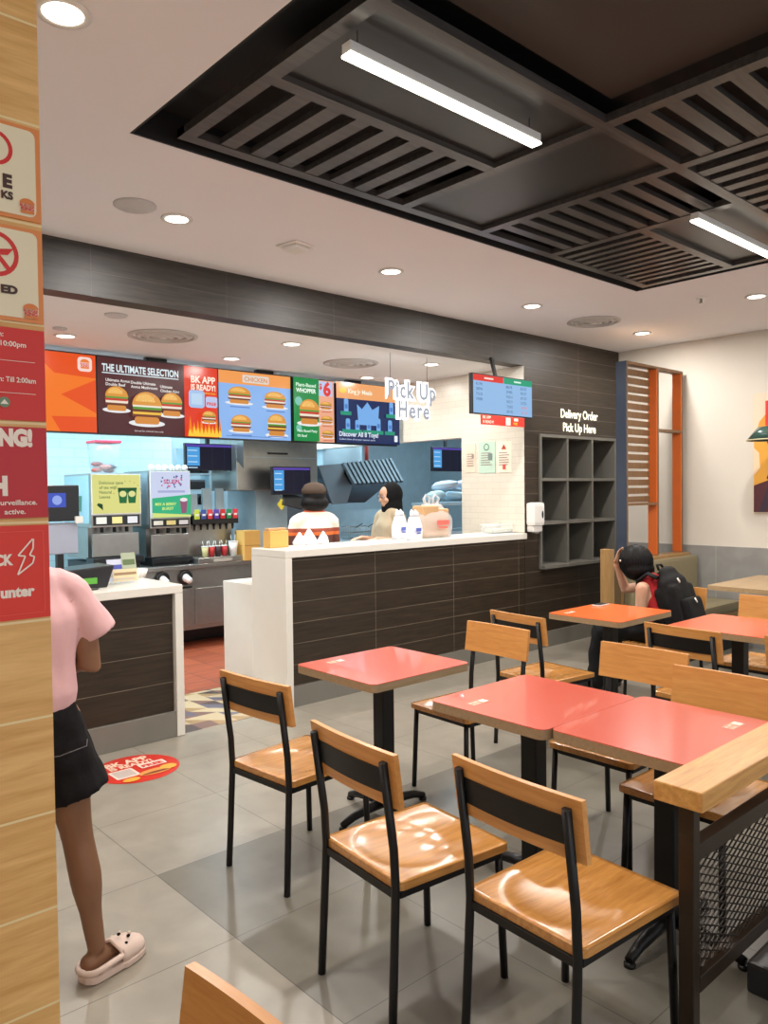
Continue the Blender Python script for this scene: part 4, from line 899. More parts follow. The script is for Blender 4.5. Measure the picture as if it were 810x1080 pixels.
# steel holding cabinet
a0 = at(249, 460, 7.25); b0 = at(335, 500, 7.25)
t = thing('steel_cabinet', 'tall brushed steel holding cabinet under the menu screens', 'cabinet', (a0.x, 7.25, 0)); w_ = b0.x-a0.x
part('upper_body', MB().box(0, w_, 0, .8, 1.62, 2.45), M_steel, t, .01); part('lower_panel', MB().box(.30, .72, .1, .7, .003, 1.6199), M_bsteel, t)
part('side_panel', MB().box(.7205, w_, .25, .7, .003, 1.6199), M_dsteel, t); part('sloped_guard', MB().prism([(0, 1.95), (0, 2.3), (-.14, 2.2), (-.14, 1.85)], 'X', 0, .03), M_steel, t)
part('handle', MB().box(.4, .65, -.03, -.001, 2.02, 2.04), M_dkpl, t); part('seam', MB().box(0.001, w_-.001, -.004, -.0005, 1.98, 1.99), M_bsteel, t)
t = thing('warning_tag', 'small yellow diamond tag hanging from the steel cabinet', 'tag', at(297, 532, 7.06)); part('tag_plate', MB().prism([(0, -.065), (.055, 0), (0, .065), (-.055, 0)], 'Y', 0, .004), paint((235, 215, 60)), t); part('cord', MB().tube([(0, .002, .06), (.0, .05, .12), (0, .186, .2)], .003), M_dkpl, t)
t = thing('tablet', 'dark tilted tablet beside the yellow tag', 'tablet', at(309, 528, 7.05)); part('casing', MB().box(-.13, .13, 0, .02, -.075, .075, bev=.005, M=Matrix.Rotation(-.3, 4, 'X')@Matrix.Rotation(.25, 4, 'Y')), M_dkpl, t); part('arm', MB().tube([(0, .02, 0), (0, .2, .02)], .012), M_dkpl, t)
# rack with dark goods between
a0 = at(204, 498, 7.6); b0 = at(247, 545, 7.6)
t = thing('wire_rack', 'steel shelving rack with dark boxes behind the soda fountain', 'rack', (a0.x, 7.79, 0)); w_ = b0.x-a0.x-.29
for z in (1.0, 1.45, 1.62, 1.80, 1.95): part('rack_shelf', MB().box(0.02, w_+.1, 0, .2, z, z+.02), M_bsteel, t)
for x in (0, w_+.1):
    part('upright', MB().box(x, x+.02, 0, .2, .872, 2.1), M_bsteel, t)
for k, (x, z, w2_, h2_) in enumerate(((.04, 1.4705, .13, .10), (.19, 1.4705, .08, .12), (.05, 1.6405, .2, .11), (.03, 1.8205, .16, .08), (.21, 1.8205, .08, .10))):
    t2 = thing('storage_box', 'dark box on the %s of the rack behind the soda fountain' % ('lower shelf, left', 'lower shelf, right', 'middle shelf', 'upper shelf, left', 'upper shelf, right')[k:k+1][0] if False else ['dark low box on the left of the lowest loaded rack shelf', 'small dark box on the right of the lowest loaded rack shelf', 'dark wide box on the middle rack shelf', 'long flat dark box on the upper rack shelf', 'small upright dark box on the upper rack shelf'][k], 'box', (a0.x+x, 7.80, z))
    part('box_body', MB().box(0, w2_, 0, .15, 0, h2_*.8), M_dkpl, t2, .004); part('box_lid', MB().box(-.003, w2_+.003, -.003, .153, h2_*.8, h2_), M_dsteel, t2, .003)
# cardboard boxes
a0 = at(244, 578, 7.25); b0 = at(262, 566, 7.25)
for k, l in enumerate(('yellow-brown cardboard box, lower one right of the soda fountain', 'yellow-brown cardboard box, topmost right of the soda fountain')):
    z = .871+.161*k; t = thing('cardboard_box', l, 'box', (a0.x+.19, 7.23, z)); part('carton', MB().box(-.1, .1, -.1, .1, 0, .158), M_card, t, .003); part('flap_tape', MB().box(-.015, .015, -.1012, .1, .1585, .1595), paint((205, 160, 90)), t)
# extraction hood with inclined filters
p = [at(336, 491, 7.7), at(413, 484, 7.7), at(426, 508, 7.5), at(368, 512, 7.5)]; q4 = [at(360, 489, 7.7), at(372, 511, 7.5)]
t = thing('extraction_hood', 'dark steel cooking hood with slanted louvre filters', 'hood', (0, 0, 0))
xL, xR = p[0].x, p[2].x; zt = p[0].z; zm = p[3].z; zl = at(350, 532, 7.6).z
part('canopy', MB().prism([(7.75, zt), (8.9, zt), (8.9, zl), (8.3, zl), (7.9, zm-.02)], 'X', xL, xR), M_dsteel, t)
part('side_sheet', MB().prism([(v_.x, v_.z) for v_ in (at(336, 491, 7.66), at(359, 489, 7.66), at(372, 511, 7.66), at(366, 531, 7.66), at(351, 532, 7.66))], 'Y', 7.66, 7.68), plain('grey_hood_sheet', (.20, .24, .27), .4, .3), t)
nb = 12; M_louv = plain('grey_filter_steel', (.09, .11, .125), .6, .3)
for k in range(nb):
    u_ = (k+.5)/nb; v1 = q4[0].lerp(p[1], u_); v2 = q4[1].lerp(p[2], u_); mb = MB(); mb.tube([v1, v2], .021, square=True); part('louvre', mb, M_louv, t)
part('filter_back', MB().quad([v_+Vector((0, .03, 0)) for v_ in (q4[0], p[1], p[2], q4[1])]).quad([v_+Vector((0, .05, 0)) for v_ in (q4[0], p[1], p[2], q4[1])]), M_dkpl, t)
part('duct', MB().box(xL+.3, xR-.3, 8.0, 8.8, zt+.001, ZK-.001), M_bsteel, t)
part('red_pipe', MB().tube([(xR-.35, 7.85, zt), (xR-.35, 7.85, ZK-.001)], .025), paint((190, 70, 60)), t)
# prep table and fryer baskets
xa = at(358, 566, 7.3).x
t = thing('prep_table', 'steel prep table with wire baskets behind the two workers', 'table', (0, 0, 0))
part('worktop', MB().box(xa, 7.6, 7.3, 8.1, .96, 1.0), M_bsteel, t, .004); part('body', MB().box(xa, 7.55, 7.33, 8.0, .003, .96), M_steel, t); part('backsplash', MB().box(xa, 7.6, 8.1, 8.13, 1.0, 1.35), M_bsteel, t)
for k in range(5):
    x = xa+.35+k*.2; mb = MB()
    for zz in (.005, .08, .155): mb.tube([(-.07, -.1, zz), (.07, -.1, zz), (.07, .1, zz), (-.07, .1, zz), (-.07, -.1, zz)], .004, n=5)
    for xx in (-.07, -.035, 0, .035, .07): mb.tube([(xx, -.1, 0.004), (xx, -.1, .16)], .003, n=5); mb.tube([(xx, .1, 0.004), (xx, .1, .16)], .003, n=5)
    b2 = thing('wire_basket', 'steel wire basket on the prep table behind the workers', 'basket', (x, 7.5, 1.0), group='wire baskets on the prep table'); part('basket', mb, M_steel, b2); part('handle', MB().tube([(0, -.1, .15), (0, -.22, .2)], .006), M_dkpl, b2)
# shelving and wrapped trays behind the pass opening
t = thing('pass_shelf', 'steel pass shelf seen through the side opening', 'shelf', (6.6, 6.3, 0))
part('shelf_board', MB().box(0, 1.5, 0, .5, 1.42, 1.45), M_bsteel, t); part('shelf_board', MB().box(0, 1.5, 0, .5, 1.08, 1.11), M_bsteel, t)
for x in (0.02, 1.45): part('post', MB().box(x, x+.04, .02, .06, .003, 1.4199), M_bsteel, t)
for k in range(6):
    mb = MB(); mb.ball((0, 0, 0), .13, None, (1.3, .9, .45), 14); o = mb.build('wrapped_bundle', plain('pale_blue_wrap_%d' % k, srgb(190+5*k, 220, 232), .6, bump=.5, scale=12), loc=(6.76+.36*(k % 4)+.18*(k//4), 6.55, 1.524+.135*(k//4)))
    o.rotation_euler = (R.uniform(-.2, .2), R.uniform(-.3, .3), R.uniform(0, 3))
    for v in o.data.vertices: v.co *= 1+.16*noise.noise(v.co*14+Vector((k, 0, 0)))
    tag(o, 'crumpled pale blue wrapped bundle on the pass shelf', 'bundle', 'wrapped bundles on the pass shelf')

# items on the pickup counter
ZP = 1.1725
def plastic_bag(x, y, z, w_, h_, label, m, fill=None, ears=True, prints=None):
    t = thing('carrier_bag', label, 'bag', (x, y, z)); mb = MB(); n = 20; rings = []
    for i in range(9):
        u = i/8; ww = w_/2*(.94+.12*sin(u*pi))*(1-(.45 if fill else .22)*max(0, u-.6)/.4); dd = ww*.62*(1-.4*u*u); ring = []
        for k in range(n):
            a = 2*pi*k/n; sx_ = math.copysign(abs(cos(a))**.6, cos(a)); sy_ = math.copysign(abs(sin(a))**.6, sin(a)); wob = 1+.06*noise.noise(Vector((cos(a)*2, sin(a)*2, u*6+x*9)))
            ring.append(mb.bm.verts.new((sx_*ww*wob, sy_*dd*wob, u*h_*.8)))
        rings.append(ring)
    for A, B in zip(rings, rings[1:]):
        for k in range(n): mb.bm.faces.new((A[k], A[(k+1) % n], B[(k+1) % n], B[k])).smooth = True
    mb.bm.faces.new(rings[0][::-1]); part('bag_body', mb, m, t)
    if ears:
        for s_ in (-1, 1): part('handle_loop', MB().tube([(s_*w_*.16, 0, h_*.74), (s_*w_*.24, 0, h_*.93), (s_*w_*.15, .01, h_*1.02), (s_*w_*.05, 0, h_*.93), (s_*w_*.1, 0, h_*.74)], [.018, .014, .010, .014, .018], n=8), m, t)
    if fill: part('contents', MB().box(-w_*.42, w_*.05, -w_*.20, w_*.20, .004, h_*.76), fill, t, .01); part('contents', MB().box(w_*.06, w_*.40, -w_*.18, w_*.18, .004, h_*.68), fill, t, .01)
    if prints:
        a = Art(); a.rect(-w_*.2, h_*.30, w_*.2, h_*.42, prints); a.rect(-w_*.15, h_*.22, w_*.15, h_*.27, prints); a.build('print', t, (0, -w_*.37, 0))
M_wbag = plain('white_film_bag', (.80, .82, .88), .4, bump=.5, scale=20)
pA = at(427, 569, 4.98); pB = at(437, 569, 4.80); pC = at(456, 568, 4.95)
plastic_bag(pA.x-.015, 5.03, ZP, .15, .25, 'small white plastic bag with blue print, left one on the pick up counter', M_wbag, prints=paint((90, 110, 190)))
plastic_bag(pB.x, 4.80, ZP, .15, .25, 'small white plastic bag with blue print against the big takeaway bag', M_wbag, prints=paint((90, 110, 190)))
plastic_bag(pC.x+.01, 4.97, ZP, .40, .38, 'large clear carrier bag with kraft paper bags inside on the pick up counter', M_bag, M_paperbag, prints=paint((215, 110, 100)))
t = thing('paper_bag', 'small kraft paper bag at the left end of the pick up counter', 'bag', at(291, 575, 5.02)); t.location.z = ZP
part('bag_body', MB().box(-.085, .085, -.05, .05, 0, .13), M_card, t, .004); part('folded_top', MB().box(-.083, .083, -.03, .03, .1305, .15), M_paperbag, t, .004)
for k, pxx in enumerate((316, 326, 341)):
    a0 = at(pxx, 575, 5.08); mb = MB(); rr = (.05, .065, .045)[k]
    mb.lathe([(rr, .0), (rr*1.1, .02), (rr*.8, .055), (rr*.35, .085+.02*(k == 1)), (rr*.15, .10+.025*(k == 1)), (0, .105+.025*(k == 1))], n=14)
    for v in mb.bm.verts: v.co.x *= 1+.2*noise.noise(v.co*30); v.co.y *= 1+.2*noise.noise(v.co*25)
    tag(mb.build('knotted_bag', M_wbag, loc=(a0.x, 5.08, ZP)), ['small knotted white bag on the counter, leftmost of three in front of the worker', 'tallest knotted white bag on the counter in front of the worker', 'small knotted white bag on the counter, rightmost of three in front of the worker'][k], 'bag')
c0 = at(526, 562, 4.93)
t = thing('clear_tray', 'shallow clear plastic container at the wall end of the pick up counter', 'container', (c0.x, 4.93, ZP)); mb = MB()
mb.box(-.17, .17, -.08, .08, 0, .006).box(-.17, -.166, -.08, .08, .006, .085).box(.166, .17, -.08, .08, .006, .085).box(-.166, .166, -.08, -.076, .006, .085).box(-.166, .166, .076, .08, .006, .085)
part('tray', mb, M_glass, t); part('rim', MB().box(-.18, .18, -.09, -.08, .08, .09).box(-.18, .18, .08, .09, .08, .09).box(-.18, -.17, -.08, .08, .08, .09).box(.17, .18, -.08, .08, .08, .09), M_plast, t); part('contents', MB().box(-.15, .15, -.06, .06, .0065, .04), paint((215, 210, 195)), t, .004)
# items on the order counter
p0 = at(60, 612, 5.0)
t = thing('cash_register', 'black point of sale register with a green display on the order counter', 'cash register', (1.80, 5.0, 1.0))
part('base', MB().prism([(-.13, 0), (.22, 0), (.27, .14), (-.13, .12)], 'Y', -.10, .16), M_dkpl, t, .008)
part('customer_display', MB().box(-.02, .15, -.108, -.1005, .03, .068), emis('green_display', srgb(120, 200, 80), .9), t)
part('stand_neck', MB().box(-.04, .0, .05, .09, .125, .24), M_dkpl, t); part('screen_back', MB().box(-.14, .09, .04, .08, .22, .42), plain('silver_plastic', srgb(165, 172, 190), .4), t, .006)
part('screen', MB().box(-.16, .095, .02, .06, .43, .66), M_dkpl, t, .006); a = Art(); a.rect(-.10, .52, .01, .61, E(70, 90, 190)); a.ell(-.045, .565, .03, .03, E(150, 170, 235)); a.build('picture', t, (0, .019, 0)); part('card_reader', MB().box(.06, .11, .0, .0195, .415, .46), M_plast, t, .004)
t = thing('paper_stack', 'stack of grey trays behind the register screen', 'trays', (1.95, 6.6, 0)); part('stack', MB().box(-.12, .12, 0, .25, 0.003, 1.72), M_steel, t, .01)
for k in range(4): part('tray', MB().box(-.15, .14, -.02, .25, 1.722+k*.022, 1.738+k*.022), M_plast, t, .003)
t = thing('leaflet_stand', 'upright leaflet stand with printed flyers on the order counter', 'leaflet stand', (2.17, 5.0, 1.0)); Mx = Matrix.Rotation(-.25, 4, 'X')
part('holder', MB().box(-.09, .10, .0, .01, 0.003, .13, M=Mx).box(-.09, .10, -.02, .06, 0, .004), M_glass, t)
for k, (x0, x1, z1, cc, c2) in enumerate(((-.10, .01, .17, (200, 205, 225), (70, 80, 165)), (.0, .10, .21, (165, 175, 150), (90, 110, 70)), (-.07, .10, .10, (215, 200, 160), (150, 120, 90)))):
    a = Art(); a.rect(x0, .02, x1, z1, paint(cc)); a.rect(x0+.008, z1*.6, x1-.008, z1*.78, paint(c2)); a.rect(x0+.008, z1*.3, x1-.02, z1*.4, paint((190, 180, 170))); a.build('flyer', t, (0, -.004-.003*k, 0), (-.25, 0, 0))
for (px_, py_, Y_, s__, l) in ((140, 598, 5.2, .05, 'small white container right of the leaflet stand'), (147, 601, 5.3, .06, 'low pale box on the back right of the order counter')):
    q = at(px_, py_, Y_); t = thing('small_container', l, 'container', (q.x, Y_, 1.0)); part('tub', MB().lathe([(s__*.7, 0), (s__, .06), (s__*.95, .06), (s__*.65, .004)], n=18), M_plast, t); part('lid', MB().lathe([(0, .0601), (s__*1.03, .0601), (s__*1.03, .068), (0, .07)], n=18), M_glass, t)
q = at(96, 613, 4.8); t = thing('pen', 'dark pen lying on the order counter', 'pen', (q.x, 4.8, 1.0), .3); part('barrel', MB().tube([(-.06, 0, .006), (.05, 0, .006)], .005), M_dkpl, t); part('tip', MB().tube([(.05, 0, .006), (.065, 0, .006)], [.004, .001]), M_steel, t)
t = thing('phone', 'white-edged phone lying on the far edge of the bright orange table', 'phone', (4.93, 3.12, .75), .1); part('body', MB().box(-.07, .07, -.035, .035, .001, .010), M_plast, t, .003); part('screen', MB().box(-.065, .065, -.031, .031, .0101, .0108), M_dkpl, t)

# ================================================================== PEOPLE
def hand(mb, wr, d, nrm, size=1.0, curl=.5, thumb=1):
    """palm with five separate bent fingers; d = pointing direction, nrm = back-of-hand normal"""
    wr = Vector(wr); d = Vector(d).normalized(); nrm = Vector(nrm); nrm = (nrm-d*nrm.dot(d)).normalized(); s_ = d.cross(nrm)*thumb
    limb(mb, [wr, wr+d*.045*size, wr+d*.085*size], [(.024*size, .017*size), (.036*size, .015*size), (.037*size, .013*size)], side=s_)
    for k, (o, L) in enumerate(((.029, .070), (.010, .080), (-.010, .075), (-.029, .058))):
        b_ = wr+d*.085*size+s_*o*size; e1 = (d-nrm*curl*.5).normalized(); e2 = (d-nrm*curl*1.5).normalized()
        limb(mb, [b_-d*.015, b_+e1*L*.5*size, b_+(e1*L*.5+e2*L*.5)*size], [.0085*size, .008*size, .0065*size], n=8)
    b_ = wr+d*.02*size+s_*.026*size; e1 = (d*.6+s_*.8-nrm*.2).normalized(); e2 = (d*.9+s_*.3-nrm*.4).normalized()
    limb(mb, [b_, b_+e1*.035*size, b_+(e1*.035+e2*.03)*size], [.011*size, .0095*size, .0075*size], n=8)
def head(mb, c, f, up_=(0, 0, 1), s=1.0):
    c = Vector(c); f = Vector(f).normalized(); u = Vector(up_); u = (u-f*u.dot(f)).normalized(); l = u.cross(f)
    M = Matrix((( f.x, l.x, u.x, c.x), (f.y, l.y, u.y, c.y), (f.z, l.z, u.z, c.z), (0, 0, 0, 1)))
    def b(p, r, sc=(1, 1, 1)):
        q = MB(); q.ball((0, 0, 0), r*s, None, sc, 14); bmesh.ops.transform(q.bm, matrix=M@Matrix.Translation(Vector(p)*s), verts=q.bm.verts)
        me = bpy.data.meshes.new('x'); q.bm.to_mesh(me); mb.bm.from_mesh(me); bpy.data.meshes.remove(me); q.bm.free()
    b((-.01, 0, .035), .088, (1.08, .88, .95)); b((.02, 0, -.02), .066, (1.0, .92, 1.2)); b((.05, 0, -.075), .030, (.9, 1.1, .8))
    b((.095, 0, -.015), .013, (1, .9, 1.7)); b((.104, 0, -.026), .011, (.9, 1.1, .8)); b((.082, 0, -.052), .014, (.8, 1.6, .5)); b((.080, 0, -.062), .013, (.8, 1.4, .5))
    for sg in (1, -1): b((.0, .080*sg, -.01), .02, (.6, .35, 1.4)); b((.072, .033*sg, .012), .016, (.7, 1.3, .7)); b((.076, .03*sg, .028), .012, (.6, 1.6, .5)); b((.05, .045*sg, -.025), .025)
    return M
def eyes(parent, M, s=1.0):
    for sg in (1, -1):
        e = MB().ball((0, 0, 0), .0095*s); o = e.build('eye', plain('eye_white_%d' % random.randint(0, 10**9), (.7, .68, .65), .2), parent); o.location = M@(Vector((.081, .033*sg, .010))*s)
        e = MB().ball((0, 0, 0), .0055*s); o = e.build('iris', M_hair, parent); o.location = M@(Vector((.0875, .033*sg, .010))*s)

# --- person in pink, seen from behind beside the pillar (right leg carries the weight)
t = thing('person', 'person in a pink t-shirt, black shorts and cream clogs half hidden by the pillar', 'person', (0, 0, 0))
bx, by = .80, 2.60
rh, lh = Vector((bx+.085, by, .86)), Vector((bx-.085, by, .86))
rk, ra = Vector((.942, by-.03, .455)), Vector((.985, by-.055, .095)); lk, la = Vector((bx-.11, by+.05, .46)), Vector((bx-.13, by+.03, .095))
mb = MB()
limb(mb, [(bx, by, .86), (bx, by, 1.0), (bx, by+.005, 1.2), (bx, by, 1.31)], [(.145, .105), (.125, .09), (.155, .10), (.12, .07)], side=(1, 0, 0))
limb(mb, [(bx, by, 1.30), (bx, by+.015, 1.42)], [.052, .046])
Mh = head(mb, (bx-.025, by+.04, 1.50), (-.25, 1, -.12))
for h_, k_, a_ in ((rh, rk, ra), (lh, lk, la)):
    limb(mb, [h_, h_.lerp(k_, .45), k_, k_.lerp(a_, .33)+Vector((0, -.012, 0)), k_.lerp(a_, .75), a_], [.085, .072, .050, .051, .034, .030])
limb(mb, [ra+Vector((-.03, -.005, -.045)), ra+Vector((.07, .03, -.045)), ra+Vector((.15, .06, -.055))], [(.03, .03), (.034, .026), (.038, .016)], side=(0, 1, 0))
limb(mb, [la+Vector((0, -.035, -.045)), la+Vector((-.01, .07, -.045)), la+Vector((-.015, .15, -.055))], [(.03, .03), (.034, .026), (.038, .016)], side=(1, 0, 0))
re, rw = Vector((.995, by-.02, 1.035)), Vector((.86, by+.20, 1.04)); le, lw = Vector((.60, by-.0, 1.04)), Vector((.70, by+.21, 1.05))
limb(mb, [(bx+.15, by, 1.285), re, rw], [.052, .045, .027]); limb(mb, [(bx-.15, by, 1.285), le, lw], [.050, .037, .025])
hand(mb, rw, (-.6, .6, .2), (.5, .2, .8), .9, .6); hand(mb, lw, (.5, .7, .2), (-.3, .2, .9), .9, .6, -1)
remeshed('body', mb, M_skinA, .007, 4, t)
mb = MB(); limb(mb, [(bx+.005, by, .955), (bx, by, 1.05), (bx, by+.0, 1.2), (bx, by, 1.315)], [(.150, .118), (.150, .112), (.168, .110), (.125, .078)], side=(1, 0, 0))
for sg in (1, -1): limb(mb, [(bx+.10*sg, by, 1.315), (bx+.150*sg, by, 1.28), (bx+.222*sg, by-.004, 1.125)], [.050, .060, .074], cut=True)
sh = remeshed('t_shirt', mb, M_pink, .009, 4, t)
for v in sh.data.vertices:
    k = noise.noise(Vector((v.co.x*9, v.co.y*9, v.co.z*5)))*.010+noise.noise(Vector((v.co.x*22, v.co.y*22, v.co.z*9)))*.004; v.co += v.normal*k
mb = MB(); limb(mb, [(bx, by, .93), (bx, by, .88), (bx, by, .80)], [(.147, .112), (.158, .118), (.165, .118)], side=(1, 0, 0))
for h_, k_ in ((rh, rk), (lh, lk)): limb(mb, [h_+Vector((0, 0, -.03)), h_.lerp(k_, .36), h_.lerp(k_, .60)+Vector((.01, 0, 0))], [.098, .108, .122], cut=True)
so = remeshed('shorts', mb, M_denim, .009, 3, t)
for v in so.data.vertices: v.co += v.normal*noise.noise(v.co*14)*.008
part('shorts_stitching', MB().tube([(bx+.168, by-.06, .80), (bx+.14, by-.128, .795), (bx+.05, by-.138, .785), (bx, by-.13, .79)], .0015, n=5), paint((95, 88, 88)), t)
mb = MB(); mb.ball((bx-.025, by+.015, 1.535), .108, None, (1.0, 1.05, 1.12), 18); limb(mb, [(bx-.025, by-.05, 1.52), (bx-.02, by-.07, 1.40), (bx-.02, by-.095, 1.28)], [.075, .06, .035])
remeshed('hair', mb, M_hair, .01, 3, t)
def clog(parent, heel, ang, mir=1):
    c = thing('clog', None, None); c.parent = parent; c.location = heel; c.rotation_euler.z = ang; c.scale = (.93, .88, .9); [c.__delitem__(k) for k in ('label', 'category') if k in c]
    L = .265; st = []
    for i in range(25):
        u = i/24; wd = .044+.018*sin(min(1, u*1.25)*pi*.62)+(.008 if u > .5 else 0); wd *= sqrt(max(.0, 1-max(0, (u-.72)/.30)**2.2)) if u > .72 else (sqrt(1-(1-min(1, u/.12))**2*.85) if u < .12 else 1)
        st.append((u, max(.006, wd)))
    def shell(z0, z1f, wk, ua=0, ub=1, inner=0):
        m_ = MB(); rings = []
        for u, wd in st:
            if u < ua or u > ub: continue
            zt = z1f(u); ring = []; n = 16
            for k in range(n+1):
                a = pi*k/n; ring.append(m_.bm.verts.new((u*L, cos(a)*wd*wk, z0+sin(a)**.7*(zt-z0))))
            rings.append(ring)
        for A, B in zip(rings, rings[1:]):
            for k in range(len(A)-1): m_.bm.faces.new((A[k], A[k+1], B[k+1], B[k])).smooth = True
        return m_
    sole = MB(); sole.prism([(u*L, wd*1.05) for u, wd in st]+[(u*L, -wd*1.05) for u, wd in st[::-1]], 'Z', 0.001, .028); part('sole', sole, M_clog, c, .006)
    up = part('vamp', shell(.026, lambda u: .085-.045*max(0, (u-.55)/.45)**1.6+.012*sin(max(0, u-.45)*pi), 1.0, .46, 1), M_clog, c); s2 = up.modifiers.new('s', 'SOLIDIFY'); s2.thickness = .006
    # heel wall and back strap
    rim = MB(); P = [(u*L, wd) for u, wd in st if u <= .5]; pts = [(x, y, .045+.02*(x/L)) for x, y in P[::-1]]+[(x, -y, .045+.02*(x/L)) for x, y in P]; rim.tube(pts, .011, n=8); part('heel_rim', rim, M_clog, c)
    part('heel_strap', MB().tube([(.135, .055, .06), (.10, .062, .085), (.135, .0, .10), (.10, -.062, .085), (.135, -.055, .06)][:1]+[(.13, .052, .075), (.128, .0, .098), (.13, -.052, .075), (.135, -.055, .06)], .008, n=8), M_clog, c)
    for k, (x, y, z) in enumerate(((.165, .038, .080), (.165, -.0, .101), (.19, .024, .089), (.19, -.024, .089), (.215, .0, .081), (.165, -.040, .078), (.215, -.032, .066), (.19, -.046, .062))): part('vent_hole', MB().ball((x, y, z), .0075, None, (1, 1, .7), 8), M_denim if k % 2 else paint((225, 205, 190)), c)
    part('rivet', MB().ball((.13, -.058, .058), .008, None, (1, .5, 1), 8), M_plast, c)
clog(t, (.925, 2.517, 0), .33); clog(t, (bx-.135, 2.58, 0), 1.66)

# --- person in red, seated facing the booth, head on hand
t = thing('person', 'seated person in a red sleeveless top with short black hair, head resting on one hand', 'person', (0, 0, 0))
hx, hy = 5.44, 2.90
mb = MB()
limb(mb, [(hx, hy, .55), (hx, hy+.01, .68), (hx, hy+.07, .80), (hx, hy+.12, .885)], [(.145, .10), (.125, .09), (.155, .095), (.11, .065)], side=(1, 0, 0))
limb(mb, [(hx, hy+.12, .87), (hx-.01, hy+.19, .95)], [.05, .046])
Mh = head(mb, (hx-.01, hy+.235, 1.0), (.1, .9, -.45))
ls, rs_ = Vector((hx-.155, hy+.085, .855)), Vector((hx+.155, hy+.10, .855))
le = Vector((hx-.17, hy+.10, .62)); lw = Vector((hx-.10, hy+.30, .56)); re = Vector((hx+.10, hy+.38, .80)); rw = Vector((hx-.02, hy+.385, 1.0))
limb(mb, [ls, ls.lerp(le, .5), le, lw], [.052, .045, .036, .025]); limb(mb, [rs_, re], [.050, .036]); limb(mb, [re, rw], [.038, .024])
hand(mb, rw, (-.05, -.25, .95), (0, 1, .3), .95, .35); hand(mb, lw, (.3, .9, -.2), (-.2, 0, 1), .9, .4)
for sg in (1, -1):
    limb(mb, [(hx+.085*sg, hy, .53), (hx+.10*sg-.02, hy+.44, .53), (hx+.10*sg+.04, hy+.52, .10)], [.08, .055, .032]); limb(mb, [(hx+.10*sg+.04, hy+.50, .045), (hx+.10*sg+.04, hy+.66, .035)], [.034, .03])
remeshed('body', mb, M_skinB, .007, 4, t)
mb = MB(); limb(mb, [(hx, hy, .53), (hx, hy+.01, .68), (hx, hy+.07, .80), (hx, hy+.115, .89), (hx, hy+.14, .925)], [(.158, .112), (.142, .105), (.150, .108), (.125, .085), (.075, .06)], side=(1, 0, 0))
remeshed('sleeveless_top', mb, M_redtop, .009, 3, t)
mb = MB(); limb(mb, [(hx, hy, .52), (hx, hy, .58)], [(.165, .13), (.16, .12)], side=(1, 0, 0))
for sg in (1, -1): limb(mb, [(hx+.085*sg, hy, .52), (hx+.10*sg-.02, hy+.25, .53), (hx+.10*sg-.01, hy+.44, .50), (hx+.10*sg+.02, hy+.50, .28), (hx+.10*sg+.04, hy+.52, .09)], [.10, .095, .095, .085, .095])
tr = remeshed('trousers', mb, M_trous, .01, 3, t)
for v in tr.data.vertices: v.co += v.normal*noise.noise(v.co*12)*.014
for sg in (1, -1): part('shoe', MB().box(hx+.10*sg, hx+.10*sg+.085, hy+.46, hy+.71, .001, .07, bev=.02), M_dkpl, t)
mb = MB(); mb.ball((hx-.012, hy+.222, 1.035), .128, None, (1.0, 1.0, 1.02), 22); mb.ball((hx-.012, hy+.20, .975), .122, None, (1.05, .92, .72), 22)
hr = remeshed('hair', mb, M_hair, .008, 4, t)
for v in hr.data.vertices: v.co += v.normal*.003*sin(40*math.atan2(v.co.y-hy-.2, v.co.x-hx))
part('hair_clip', MB().ball((hx-.12, hy+.29, 1.045), .008), M_plast, t)
# backpack (worn: a thing of its own)
t = thing('backpack', 'black backpack with white zip pulls on the seated person in red', 'backpack', (hx+.0, hy-.175, .53), 0)
tilt = Matrix.Rotation(-.30, 4, 'X')
mb = MB(); limb(mb, [(0, 0, .10), (0, .0, .24), (0, .0, .38), (0, .01, .46)], [(.155, .085), (.165, .10), (.150, .09), (.10, .055)], side=(1, 0, 0)); mb.box(-.15, .15, -.09, .09, .03, .36, bev=.04); bmesh.ops.transform(mb.bm, matrix=tilt, verts=mb.bm.verts)
bp_ = remeshed('main_pocket', mb, M_pack, .01, 3, t)
mb = MB(); mb.box(-.12, .12, -.14, -.05, .05, .25, bev=.035); bmesh.ops.transform(mb.bm, matrix=tilt, verts=mb.bm.verts); remeshed('front_pocket', mb, M_pack, .01, 8, t)
part('top_handle', MB().tube([tilt@Vector(p) for p in ((-.04, .05, .49), (-.03, .06, .53), (.03, .06, .53), (.04, .05, .49))], .010, n=8), M_pack, t)
for s_ in (-1, 1): part('shoulder_strap', MB().tube([(s_*.10, .17, .40), (s_*.115, .24, .43), (s_*.12, .32, .37), (s_*.12, .315, .27), (s_*.13, .22, .13), (s_*.14, .10, .08)], [.034]*6, n=10, flat=.4), M_pack, t)
for p in ((-.09, -.10, .40), (-.02, -.15, .235)): part('zip_pull', MB().tube([tilt@Vector(p), tilt@(Vector(p)+Vector((0, -.01, -.035)))], .006, n=6), M_plast, t)

